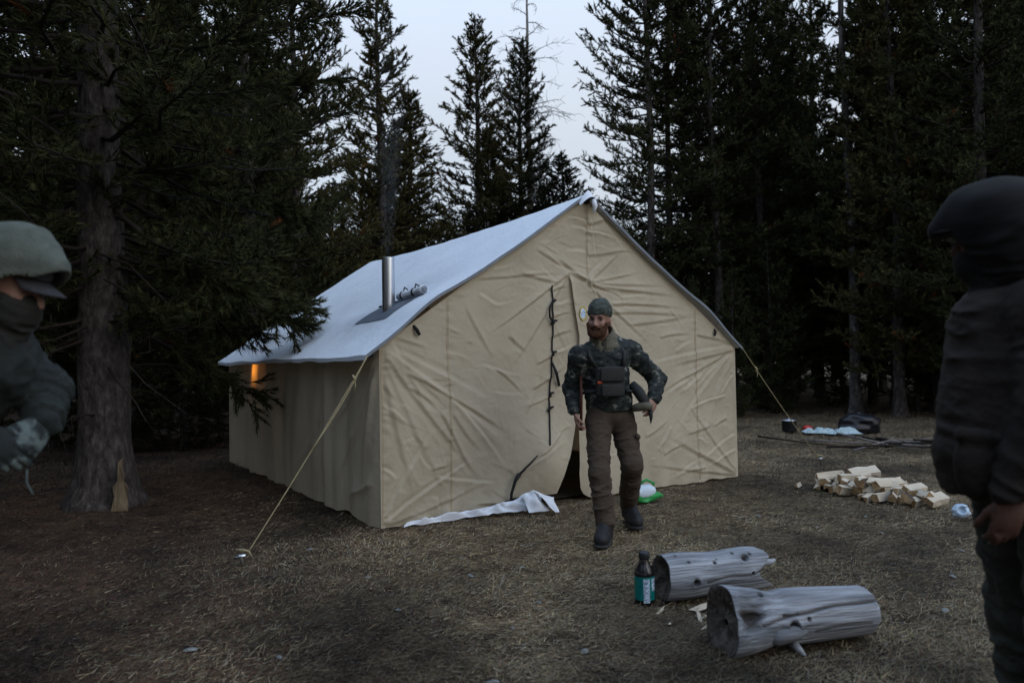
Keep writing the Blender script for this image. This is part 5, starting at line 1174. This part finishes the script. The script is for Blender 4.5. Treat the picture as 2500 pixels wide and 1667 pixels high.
P = q3(0, 0, 0)[None, None]+HR3[:, 0]*(0.075*np.sqrt(1-0.65*S**2)+Tt*0.095*np.sqrt(np.clip(1-0.75*S**2, 0, 1)))[..., None]+HR3[:, 1]*(0.078*S)[..., None]+HR3[:, 2]*(0.070-0.012*S**2-0.030*Tt)[..., None]-np.array(ORG3)
bo = obj('cap_brim', grid_mesh('cap_brim', P, MT['dcap']), p3); sm = bo.modifiers.new('solid', 'SOLIDIFY'); sm.thickness = 0.004
F = Field((1.35, 1.85, 0.03), (1.85, 2.55, 1.0), 0.009); F.cap(J3['hN'], J3['kN'], 0.115, 0.09, 0.04, wr=.012, wn=4, seed=46); F.cap(J3['kN'], J3['aN'], 0.09, 0.08, 0.03, wr=.014, wn=5, seed=47); F.cap(J3['hF'], J3['kF'], 0.115, 0.09, 0.04, wr=.012, wn=4); F.cap(J3['kF'], J3['aF'], 0.09, 0.08, 0.03, wr=.014, wn=5)
F.ell((1.59, 2.22, 0.90), (0.14, 0.18, 0.09), None, 0.04)
child('trousers', F, MT['dpants'], p3, ORG3)
for a in ('aN', 'aF'):
    a = np.array(J3[a]); F = Field(a+np.array((-0.35, -0.15, -0.10)), a+np.array((0.2, 0.15, 0.15)), 0.006); F.cap(a+np.array((0, 0, .05)), a, .055, .052, .02); F.cap(a+np.array((.03, 0, -.045)), a+np.array((-.18, 0.02, -.047)), .042, .042, .03); F.cap(a, a+np.array((-.14, .015, -.03)), .045, .035, .03); F.cut((0, 0, 0.008), (0, 0, -1))
    child('boot', F, MT['boot'], p3, ORG3)
rbox('sleeve_badge', (1.478, 1.942, 1.40), (0.035, 0.006, 0.045), MT['tan'], p3, ORG3, Matrix.Rotation(0.1, 3, 'Y'), 0.002)

# ------------------------------------------------------------------ logs
def wood_mat(name, cols, ends):
    """weathered wood, grain along local x"""
    return mat(name, cols, 11, 0.9, 0.9, 30, stretch=(0.10, 1.9, 1.9), detail=9, spec=0.15, tint='tint', pos=[0.30, 0.5, 0.68])
MT['greywood'] = wood_mat('weathered_grey_wood', [(0.075, 0.08, 0.088), (0.22, 0.232, 0.25), (0.40, 0.42, 0.45)], None)
MT['stubwood'] = mat('weathered_stub_wood', [(0.075, 0.08, 0.088), (0.22, 0.232, 0.25), (0.40, 0.42, 0.45)], 7, 0.9, 0.5, 26, stretch=(0.2, 1.6, 1.6), detail=7, spec=0.15)
MT['rotwood'] = mat('rotten_heartwood', [(0.03, 0.024, 0.02), (0.085, 0.072, 0.06), (0.15, 0.135, 0.12)], 22, 0.95, 0.9, 50, stretch=(0.5, 1, 1))
MT['palewood'] = mat('fresh_split_wood', [(0.46, 0.385, 0.28), (0.62, 0.55, 0.44)], 9, 0.85, 0.3, 40, stretch=(0.2, 2, 2))
MT['endwood'] = mat('cut_end_wood', [(0.26, 0.16, 0.075), (0.38, 0.26, 0.14)], 16, 0.9, 0.3, 50)
MT['barkwood'] = mat('firewood_bark', [(0.05, 0.037, 0.03), (0.10, 0.078, 0.062)], 14, 0.95, 0.8, 40)

def log(name, p0, p1, rfun, label, group, seed, knots, crack, roll0=0.0, ragged=(0, 0), hollow=None):
    p0 = Vector(p0); p1 = Vector(p1); L = (p1-p0).length
    nx, nt_ = 120, 130
    X, T = np.meshgrid(np.linspace(0, L, nx), np.linspace(0, 2*math.pi, nt_, endpoint=False), indexing='ij')
    s = X/L; r = rfun(s); dark = np.zeros_like(X)
    cs, sn = np.cos(T), np.sin(T)
    r = r*(1+0.035*noise3(cs*1.4, sn*1.4, X*3, seed)+0.018*noise3(cs*5, sn*5, X*2, seed+1)+0.012*noise3(cs*14, sn*14, X*2.2, seed+2)+0.006*noise3(cs*30, sn*30, X*4, seed+6))
    for (ks, kt, kr, kh) in knots:
        dt = (T-kt+math.pi) % (2*math.pi)-math.pi
        d = np.sqrt(((X-ks*L))**2+(dt*r)**2)
        r = r+kh*np.exp(-(d/kr)**2)*1.0-(kh+0.018)*np.exp(-(d/(kr*0.5))**4); dark = np.maximum(dark, 0.88*np.exp(-(d/(kr*0.62))**4))
    for (c0, c1, t0, t1, dep) in crack:
        tc_ = t0+(t1-t0)*(s-c0)/(c1-c0)+0.04*np.sin(s*14+seed); dt = (T-tc_+math.pi) % (2*math.pi)-math.pi
        r = r-dep*np.exp(-(dt*r/0.006)**2)*((s > c0) & (s < c1)); dark = np.maximum(dark, 0.85*np.exp(-(dt*r/0.0055)**2)*((s > c0) & (s < c1)))
    if hollow is not None:
        hs, ht, wx, wt, dep = hollow
        dt = (T-ht+math.pi) % (2*math.pi)-math.pi
        hm = np.exp(-((s-hs)/wx)**2-(dt/wt)**2)*(1+0.5*noise3(cs*4, sn*4, X*14, seed+9))
        r = r-dep*hm; dark = np.maximum(dark, np.clip(hm*2.2-0.5, 0, 0.9))
    Xr = X.copy()
    Xr = Xr-ragged[0]*(1-s)**8*np.clip(noise3(cs*1.3, sn*1.3, X*0, seed+4)+0.2, -0.5, 1)-ragged[1]*s**8*np.clip(noise3(cs*1.2, sn*1.2, X*0+7, seed+5)+0.3, -0.3, 1.2)
    P = np.stack([Xr, r*cs, r*sn], -1)
    i = np.arange(nx*nt_).reshape(nx, nt_); j = np.roll(i, -1, 1)
    Fq = np.stack([i[:-1], j[:-1], j[1:], i[1:]], -1).reshape(-1, 4)
    V = P.reshape(-1, 3)
    # end faces: rings falling slightly inward
    rings = []; base = len(V); VV = [V]; FF = []
    for e, idx in ((0, 0), (1, nx-1)):
        ring = P[idx]; c = ring.mean(0); prev = i[idx]
        for m, f in enumerate((0.9, 0.72, 0.5, 0.28, 0.08)):
            nr = c+(ring-c)*f; nr[:, 0] += (0.012+0.02*m*(0.5 if e else 0.9))*(1 if e == 0 else -1)*(0.6+0.5*noise2(np.cos(T[0])*3*f, np.sin(T[0])*3*f, seed+m))
            ids = base+np.arange(nt_); base += nt_; VV.append(nr)
            pj = np.roll(prev, -1); ij = np.roll(ids, -1)
            FF.append(np.stack([prev, ids, ij, pj], -1) if e == 0 else np.stack([prev, pj, ij, ids], -1)); prev = ids
        FF.append(None if False else np.stack([prev, np.roll(prev, -1), np.full(nt_, prev[0]), np.full(nt_, prev[0])], -1)[1:-1][:, :3] if False else np.zeros((0, 4), int))
    V = np.concatenate(VV); nf0 = len(Fq); Fa = np.concatenate([Fq]+FF)
    me = mesh_np(name, V, Fa, MT['greywood']); me.materials.append(MT['rotwood'])
    tn = np.ones((len(V), 4)); tn[:nx*nt_, :3] = 1-dark.reshape(-1, 1)*np.array((0.86, 0.9, 0.93)); vcol(me, tn)
    mi = np.zeros(len(me.polygons), dtype=np.int32); mi[nf0:] = 1
    me.polygons.foreach_set('material_index', mi)
    o = obj(name, me); d = (p1-p0).normalized()
    o.rotation_mode = 'QUATERNION'; o.rotation_quaternion = d.to_track_quat('X', 'Z') @ Matrix.Rotation(roll0, 4, 'X').to_quaternion(); o.location = p0
    tag(o, label, 'log', group); return o
l1 = log('weathered_log', (0.790, 4.02, 0.118), (1.375, 4.17, 0.128), lambda s: 0.120-0.006*s+0.006*np.sin(s*9), 'shorter grey weathered log with round knots behind the bottle', 'weathered logs', 3,
    [(0.24, 3.19, 0.034, 0.012), (0.46, 2.40, 0.018, 0.006), (0.20, 2.3, 0.013, 0.005), (0.11, 1.85, 0.014, 0.005), (0.49, 2.22, 0.010, 0.004), (0.67, 1.98, 0.016, 0.005), (0.82, 2.2, 0.016, 0.006), (0.84, 3.09, 0.019, 0.005), (0.76, 2.35, 0.035, 0.008)], [(0.35, 1.0, 3.25, 3.05, 0.008)], 0.0, (0.01, 0.06))
mb = MB(); mb.tube([(0.52, -0.02, 0.05), (0.60, -0.03, 0.035), (0.66, -0.03, 0.03), (0.685, -0.03, 0.04)], [0.035, 0.022, 0.015, 0.008], 9); mb.build('branch_stub', MT['stubwood'], l1)
l2 = log('weathered_log', (0.925, 3.30, 0.132), (1.655, 3.475, 0.118), lambda s: 0.134-0.024*s+0.022*np.exp(-((s-0.0)/0.16)**2)-0.012*np.exp(-((s-0.30)/0.06)**2)-0.045*np.clip((s-0.94)/0.06, 0, 1)**2.5, 'longer grey weathered log with a rotten hollow end, nearest the camera', 'weathered logs', 8,
    [(0.20, 1.95, 0.022, 0.006), (0.36, 3.15, 0.040, 0.018), (0.46, 2.95, 0.016, 0.006)], [(0.30, 0.99, 2.78, 2.40, 0.013), (0.16, 0.40, 3.1, 2.7, 0.008), (0.5, 0.9, 3.4, 3.3, 0.004)], 0.0, (0.035, 0.01), hollow=(0.10, 2.60, 0.085, 0.50, 0.065))
mb = MB(); mb.tube([(0.285, -0.075, -0.085), (0.30, -0.115, -0.11), (0.31, -0.14, -0.125)], [0.024, 0.016, 0.006], 8); mb.build('branch_stub', MT['stubwood'], l2)
mb = MB(); mb.tube([(0.15, -0.06, -0.05), (0.20, -0.105, -0.045), (0.29, -0.115, -0.03), (0.38, -0.09, -0.02)], [0.030, 0.038, 0.030, 0.01], 9); mb.build('branch_stub', MT['stubwood'], l2)
# splinter and chips between the logs
def wedge(L, w, h, seed):
    r = np.random.default_rng(seed); ax = []
    pr = [(-w/2, 0), (w/2, 0.1*h), (w*0.35*r.normal()*0.4, h)]
    V = [(-L/2+0.02*r.normal(), y*(0.9+0.2*r.random()), z) for y, z in pr]+[(L/2+0.02*r.normal(), y*(0.9+0.2*r.random()), z) for y, z in pr]
    return V, [(0, 1, 2), (5, 4, 3), (0, 3, 4, 1), (1, 4, 5, 2), (2, 5, 3, 0)]
mb = MB(); V, Fc = wedge(0.16, 0.035, 0.022, 2); mb.add(V, Fc); o = mb.build('wood_splinter', MT['palewood'], None, False, (1.02, 3.885, 0.012), (0.1, -0.12, 0.35)); tag(o, 'fresh pale wood splinter lying between the two logs', 'splinter')
rr = np.random.default_rng(15)
cm = MB(); cm.add(*wedge(0.035, 0.014, 0.006, 4)); chipme = cm.mesh('wood_chip', MT['palewood'], False)
for k in range(16):
    o = obj('wood_chip', chipme, None, (0.95+0.14*rr.normal(), 3.72+0.10*rr.normal(), 0.012), (rr.normal()*.3, rr.normal()*.3, rr.random()*6)); sc_ = 0.6+0.8*rr.random(); o.scale = (sc_,)*3
    tag(o, 'small pale wood chip by the splinter between the logs', 'wood chip', 'wood chips between the logs')

# ------------------------------------------------------------------ bottle with teal label
BX = (0.690, 3.975, float(ground_h(0.69, 3.975)))
bot = empty('bottle', BX); tag(bot, 'dark glass bottle with teal label standing before the log', 'bottle')
m, n, b = new_mat('brown_glass'); b.inputs['Base Color'].default_value = (0.012, 0.010, 0.011, 1); b.inputs['Roughness'].default_value = 0.12
mb = MB(); mb.lathe([(0.048, 0.0), (0.053, 0.006), (0.053, 0.165), (0.051, 0.180), (0.044, 0.197), (0.034, 0.213), (0.027, 0.228), (0.0245, 0.25), (0.0245, 0.262)], 40); mb.build('body', m, bot)
mc = mat('bottle_cap', [(0.022, 0.024, 0.028), (0.03, 0.032, 0.036)], 10, 0.35)
mb = MB(); mb.lathe([(0.0275, 0.248), (0.029, 0.25), (0.029, 0.277), (0.027, 0.281), (0.001, 0.281)], 32); mb.build('cap', mc, bot)
def label_strip(name, a0, a1, z0, z1, r, mt, parent):
    A_, Z_ = np.meshgrid(np.linspace(a0, a1, 40), np.linspace(z0, z1, 3)); return obj(name, grid_mesh(name, np.stack([r*np.cos(A_), r*np.sin(A_), Z_], -1), mt), parent)
MT['teal'] = mat('teal_print', [(0.0, 0.10, 0.105), (0.0, 0.16, 0.15), (0.01, 0.20, 0.13)], 30, 0.45)
lb = label_strip('label', 0, 2*math.pi, 0.034, 0.157, 0.0538, MT['teal'], bot)
m, n, b = new_mat('text_panel'); b.inputs['Roughness'].default_value = 0.5
tcn = n.nodes.new('ShaderNodeTexCoord'); mp = n.nodes.new('ShaderNodeMapping'); mp.inputs['Scale'].default_value = (60, 60, 260); n.links.new(tcn.outputs['Object'], mp.inputs[0])
vz = n.nodes.new('ShaderNodeTexNoise'); vz.inputs['Scale'].default_value = 1.0; vz.inputs['Detail'].default_value = 1; n.links.new(mp.outputs[0], vz.inputs[0])
rp = n.nodes.new('ShaderNodeValToRGB'); rp.color_ramp.elements[0].position = 0.40; rp.color_ramp.elements[0].color = (0.10, 0.16, 0.22, 1); rp.color_ramp.elements[1].position = 0.50; rp.color_ramp.elements[1].color = (0.55, 0.66, 0.80, 1)
n.links.new(vz.outputs['Fac'], rp.inputs[0]); n.links.new(rp.outputs[0], b.inputs['Base Color'])
label_strip('text_panel', -1.85, -1.22, 0.022, 0.148, 0.0546, m, lb); label_strip('text_panel', -0.98, -0.50, 0.082, 0.148, 0.0546, m, lb)

# ------------------------------------------------------------------ firewood heap
rf = np.random.default_rng(27)
variants = []
for k in range(6):
    L = 0.36+0.06*rf.random(); w = 0.085+0.05*rf.random(); h = 0.055+0.035*rf.random()
    kind = k % 3
    if kind == 0: pr = [(-w/2, -h/2), (w/2, -h*0.4), (0.1*w, h/2)]
    elif kind == 1: pr = [(-w/2, -h/2), (w/2, -h/2), (w*0.45, h*0.4), (-w*0.42, h/2)]
    else: pr = [(-w/2, -h/2), (0, -h*0.62), (w/2, -h*0.45), (w*0.3, h*0.35), (-w*0.25, h/2)]
    n_ = len(pr); V = []
    for xx in (-1, -0.3, 0.35, 1):
        for y, z in pr: V.append((xx*L/2+0.006*rf.normal(), y+0.004*rf.normal(), z+0.004*rf.normal()))
    Fc = [tuple(range(n_-1, -1, -1)), tuple(3*n_+i for i in range(n_))]; mi = [1, 1]
    for s_ in range(3):
        for i in range(n_):
            Fc.append((s_*n_+i, s_*n_+(i+1) % n_, (s_+1)*n_+(i+1) % n_, (s_+1)*n_+i)); mi.append(2 if (kind == 2 and i < 2) else 0)
    me = bpy.data.meshes.new('firewood'); me.from_pydata(V, [], Fc); me.update()
    for mm in ('palewood', 'endwood', 'barkwood'): me.materials.append(MT[mm])
    me.polygons.foreach_set('material_index', mi); variants.append(me)
hp0 = np.array((3.02, 7.40)); hp1 = np.array((3.58, 6.42)); ln = hp1-hp0; axd = math.atan2(0.80, 0.72)
k = 0
def fw(x, y, z, yaw, pitch, roll, label='pale split firewood piece in the heap right of the tent', v=None):
    o = obj('firewood', variants[rf.integers(6) if v is None else v], None, (x, y, z), (roll, pitch, yaw)); tag(o, label, 'firewood', 'firewood heap'); o.scale = (0.82, 0.74, 0.74); return o
for layer, cnt in ((0, 13), (1, 12), (2, 8)):
    for i in range(cnt):
        t = (i+0.5)/cnt if layer < 2 else 0.12+0.62*(i+0.5)/cnt
        if layer == 3: t = 0.15+0.5*(i+.5)/cnt
        c = hp0+ln*t+np.array((0.72, 0.80))*0.06*rf.normal()
        fw(c[0]+0.01*rf.normal()+0.02*layer, c[1]+0.05*layer, 0.034+0.050*layer*(1-0.25*abs(t-.5)), axd+0.25*rf.normal()*(1+layer*0.7), 0.08*rf.normal(), rf.random()*6.28)
fw(3.66, 6.40, 0.06, 0.35, -0.15, 0.55, 'square pale split block at the near right end of the firewood heap', 1).scale = (0.5, 1.35, 0.55)
fw(3.60, 6.62, 0.115, 0.3, -0.1, 0.5, 'pale split block lying on the near right end of the firewood heap', 1).scale = (0.5, 1.1, 0.5)
fw(3.42, 7.2, 0.175, 0.1, -0.1, 0.6, 'broad pale split block on top of the firewood heap', 4).scale = (0.7, 1.1, 0.6)
fw(3.86, 7.30, 0.05, 1.3, 0.0, 0.4, 'split firewood piece lying apart behind the right end of the heap', 0)
fw(2.86, 7.42, 0.03, 0.9, 0.0, 0.4, 'small split piece lying apart at the left end of the heap', 3).scale = (0.3, 0.5, 0.6)

# ------------------------------------------------------------------ gear by the trees
m_dark = mat('dark_plastic', [(0.010, 0.012, 0.012), (0.018, 0.02, 0.02)], 12, 0.5)
m_blk = mat('black_bin_bag', [(0.008, 0.008, 0.010), (0.014, 0.014, 0.017)], 6, 0.28, 0.5, 16)
m_cloth = mat('pale_blue_cloth', [(0.30, 0.40, 0.42), (0.42, 0.52, 0.54)], 9, 0.85)
m_red = mat('red_plastic', [(0.40, 0.03, 0.025), (0.5, 0.05, 0.04)], 9, 0.5)
pot = empty('cooking_pot', (4.90, 13.05, 0)); tag(pot, 'small black cooking pot at the left end of the gear by the trees', 'pot')
mb = MB(); mb.lathe([(0.115, 0.0), (0.125, 0.02), (0.125, 0.19), (0.130, 0.195)], 24); mb.build('body', m_dark, pot); mb = MB(); mb.lathe([(0.132, 0.197), (0.132, 0.205), (0.06, 0.222), (0.012, 0.224), (0.016, 0.245)], 24); mb.build('lid', MT['steel'], pot)
o = MB().lathe([(0.05, 0), (0.055, 0.02), (0.05, 0.11), (0.028, 0.13), (0.028, 0.16)], 16).build('red_fuel_can', m_red, None, True, (5.12, 12.95, 0.055), (0, 1.5, 0.3)); tag(o, 'small red can lying beside the black pot', 'can')
def lump(name, c, r, amp, f, seed, mt, label, cat, h=0.012):
    F = Field(np.array(c)-np.array(r)-0.08, np.array(c)+np.array(r)+0.08, h); F.ell(c, r, None, 0.02, wr=amp, ws=f, seed=seed); F.cut((0, 0, 0.0), (0, 0, -1)); o = obj(name, F.mesh(name, mt, (c[0], c[1], 0)), None, (c[0], c[1], 0)); tag(o, label, cat); return o
lump('garbage_bag', (5.98, 12.70, 0.10), (0.36, 0.22, 0.24), 0.05, 6, 71, m_blk, 'shiny black bag slumped at the right end of the gear', 'bag')
def cloth_patch(name, c, sx, sy, rz, amp, seed, mt, label):
    S, T = np.meshgrid(np.linspace(-1, 1, 28), np.linspace(-1, 1, 20)); h = amp*np.abs(fbm2(S*1.6+seed, T*1.6, 3, seed))*(1-np.maximum(np.abs(S), np.abs(T))**4)+0.012
    P = np.stack([S*sx*(1+.15*noise2(T*2, S, seed)), T*sy*(1+.2*noise2(S*2, T, seed+1)), h], -1); o = obj(name, grid_mesh(name, P, mt), None, c, (0, 0, rz)); tag(o, label, 'cloth'); return o
cloth_patch('cloth', (5.30, 12.72, 0.0), 0.26, 0.17, -0.35, 0.11, 5, m_cloth, 'pale blue cloth between the red can and the black bag')
cloth_patch('cloth', (5.62, 12.52, 0.0), 0.28, 0.16, -0.15, 0.10, 9, m_cloth, 'pale blue cloth lying against the black bag')
# sticks of the brush heap
rs = np.random.default_rng(55)
for k in range(22):
    c = np.array((5.35, 10.45, 0.03))+np.array((0.55*rs.normal(), 0.28*rs.normal(), 0.02+0.06*rs.random())); a = -0.25+0.7*rs.normal(); L = 0.35+0.45*rs.random()
    d = np.array((math.cos(a), math.sin(a), 0.08*rs.normal())); n1 = rs.normal(size=3)*0.03
    mb = MB(); mb.tube([tuple(-d*L), tuple(n1), tuple(d*L+n1*.3)], [0.016, 0.012, 0.005], 6); mb.tube([tuple(n1), tuple(n1+d*0.2+np.array((-d[1], d[0], .3))*0.12)], [0.008, 0.003], 5)
    o = mb.build('stick', MT['twig'] if rs.random() < .75 else MT['deadwood'], None, True, tuple(c)); tag(o, 'thin dry stick in the brush heap behind the firewood', 'stick', 'sticks of the brush heap')
# crushed cup, bag by the tent hem, pale stump splinter by the trunk
F = Field((3.45, 5.78, -0.02), (3.70, 6.04, 0.18), 0.005); F.ell((3.575, 5.91, 0.055), (0.065, 0.06, 0.058), None, 0.01, wr=0.010, ws=22, seed=3); F.cap((3.555, 5.86, 0.07), (3.545, 5.84, 0.078), 0.03, 0.028, 0.004, sub=True); F.cut((0, 0, 0.004), (0, 0, -1))
m_foil = mat('pale_plastic', [(0.36, 0.46, 0.56), (0.55, 0.66, 0.78)], 14, 0.3)
o = obj('crumpled_cup', F.mesh('crumpled_cup', m_foil, (3.575, 5.91, 0)), None, (3.575, 5.91, 0)); tag(o, 'crumpled pale blue plastic cup on the grass by the dark jacket', 'cup')
gb_ = empty('grocery_bag', (1.17, 6.82, 0.0), 0.5); tag(gb_, 'green and white plastic bag on the ground behind the striding legs', 'bag')
m_green = mat('green_plastic', [(0.02, 0.22, 0.05), (0.04, 0.32, 0.09)], 9, 0.4); m_wht = mat('white_plastic', [(0.5, 0.6, 0.68), (0.62, 0.70, 0.76)], 9, 0.4)
F = Field((-0.35, -0.22, -0.02), (0.35, 0.22, 0.30), 0.008); F.ell((0, 0, 0.05), (0.22, 0.09, 0.055), None, 0.02, wr=0.02, ws=10, seed=4); F.cap((0.14, 0.0, 0.05), (0.24, 0.0, 0.03), 0.035, 0.02, 0.03); F.cut((0, 0, 0.003), (0, 0, -1)); obj('bag_body', F.mesh('bag_body', m_green), gb_)
F = Field((-0.35, -0.22, -0.02), (0.35, 0.22, 0.34), 0.008); F.ell((-0.02, -0.01, 0.09), (0.17, 0.07, 0.085), None, 0.02, wr=0.018, ws=9, seed=5); F.cut((0, 0, 0.05), (0, 0, -1)); obj('bag_panel', F.mesh('bag_panel', m_wht), gb_)
mb = MB(); mb.tube([(0.10, -0.02, 0.10), (0.13, -0.03, 0.16), (0.05, -0.02, 0.20), (-0.02, -0.02, 0.17)], 0.014, 7); mb.build('bag_handle', m_green, gb_)
m_st = mat('split_stump_wood', [(0.10, 0.075, 0.045), (0.20, 0.155, 0.095)], 12, 0.9, 0.6, 40, stretch=(2, 2, 0.4))
ol = [(-.065, -.02), (.075, -.02), (.080, .06), (.066, .13), (.070, .19), (.040, .235), (.018, .245), (.022, .31), (.004, .36), (-.004, .47), (-.020, .43), (-.028, .33), (-.030, .26), (-.058, .20), (-.052, .11)]
mb = MB(); V = [(x+0.01*math.sin(i*2.3), -0.03-0.012*math.cos(i*1.7), z) for i, (x, z) in enumerate(ol)]+[(x*0.8, 0.035, z) for x, z in ol]; k_ = len(ol)
mb.add(V, [tuple(range(k_)), tuple(range(2*k_-1, k_-1, -1))]+[(i, k_+i, k_+(i+1) % k_, (i+1) % k_) for i in range(k_)])
o = mb.build('split_slab', m_st, None, False, (-3.70, 6.90, 0.0), (-0.08, 0.03, 0.2)); tag(o, 'pale splintered wood slab standing against the thick pine trunk', 'wood slab')
# pale flat stones scattered on the turf
rs = np.random.default_rng(77); stv = []
m_stone = mat('pale_stone', [(0.10, 0.105, 0.10), (0.27, 0.285, 0.275)], 45, 0.9, 0.4, 80)
for k in range(3):
    T, R_ = np.meshgrid(np.linspace(0, 2*math.pi, 13), np.linspace(0.02, 1, 4)); rr_ = R_*(1+0.5*noise2(np.cos(T)*1.5, np.sin(T)*1.5, 80+k)); stv.append(grid_mesh('flat_stone', np.stack([0.030*rr_*np.cos(T), 0.016*rr_*np.sin(T), 0.010*(1-R_**3)], -1), m_stone, flip=True))
for (x, y) in ((-0.62, 3.88), (-1.06, 3.30), (-0.02, 3.62), (-0.28, 4.55), (0.04, 4.72), (2.06, 6.25), (2.35, 5.75), (2.75, 5.55), (3.02, 5.0), (1.9, 6.0), (-0.9, 4.5), (-0.1, 3.0), (-1.5, 3.4), (0.3, 3.3), (2.6, 4.4), (2.2, 3.8), (-0.75, 2.85), (0.12, 4.0), (2.9, 6.1), (-1.45, 5.2)):
    o = obj('flat_stone', stv[rs.integers(3)], None, (x, y, float(ground_h(x, y))+0.008), (0, 0, rs.random()*6)); s_ = 0.5+0.6*rs.random(); o.scale = (s_,)*3
    tag(o, 'small pale flat stone scattered on the dry grass', 'stone', 'pale stones on the grass')

# ------------------------------------------------------------------ thin smoke from the stove pipe
top = TM @ Vector(tuple(c0+np.array([0, 0, 0.49])))
zs = np.linspace(0, 3.6, 30); mb = MB()
mb.tube([(0.025*z, 0.02*z, z+0.01) for z in zs], [0.06+0.075*z for z in zs], 20)
m = bpy.data.materials.new('smoke'); m.use_nodes = True; n = m.node_tree; n.nodes.clear()
mo = n.nodes.new('ShaderNodeOutputMaterial'); pv = n.nodes.new('ShaderNodeVolumePrincipled'); pv.inputs['Color'].default_value = (0.86, 0.93, 1.0, 1)
tcn = n.nodes.new('ShaderNodeTexCoord'); mp = n.nodes.new('ShaderNodeMapping'); mp.inputs['Scale'].default_value = (3.2, 3.2, 0.9); n.links.new(tcn.outputs['Object'], mp.inputs[0])
nz = n.nodes.new('ShaderNodeTexNoise'); nz.inputs['Scale'].default_value = 1.1; nz.inputs['Detail'].default_value = 2; n.links.new(mp.outputs[0], nz.inputs[0])
mr = n.nodes.new('ShaderNodeMapRange'); mr.inputs['From Min'].default_value = 0.36; mr.inputs['From Max'].default_value = 0.70; mr.inputs['To Min'].default_value = 0.0; mr.inputs['To Max'].default_value = 1.0; n.links.new(nz.outputs['Fac'], mr.inputs[0])
sx = n.nodes.new('ShaderNodeSeparateXYZ'); n.links.new(tcn.outputs['Object'], sx.inputs[0])
def mth(op, a, b_):
    q_ = n.nodes.new('ShaderNodeMath'); q_.operation = op
    for i_, v_ in enumerate((a, b_)):
        if isinstance(v_, (int, float)): q_.inputs[i_].default_value = v_
        elif v_ is not None: n.links.new(v_, q_.inputs[i_])
    return q_.outputs[0]
ax_ = mth('SUBTRACT', sx.outputs['X'], mth('MULTIPLY', sx.outputs['Z'], 0.025)); ay_ = mth('SUBTRACT', sx.outputs['Y'], mth('MULTIPLY', sx.outputs['Z'], 0.02))
rd_ = mth('SQRT', mth('ADD', mth('MULTIPLY', ax_, ax_), mth('MULTIPLY', ay_, ay_)), 0); rel_ = mth('DIVIDE', rd_, mth('ADD', mth('MULTIPLY', sx.outputs['Z'], 0.075), 0.06))
fo_ = mth('MAXIMUM', mth('SUBTRACT', 1.0, rel_), 0.0); fz_ = mth('MAXIMUM', mth('SUBTRACT', 1.0, mth('DIVIDE', sx.outputs['Z'], 2.6)), 0.0)
n.links.new(mth('MULTIPLY', mth('MULTIPLY', mr.outputs[0], fo_), fz_), pv.inputs['Density']); n.links.new(pv.outputs[0], mo.inputs['Volume'])
o = mb.build('smoke', m, None, True, tuple(top)); tag(o, 'thin blue smoke rising from the stove pipe', 'smoke', kind='stuff')
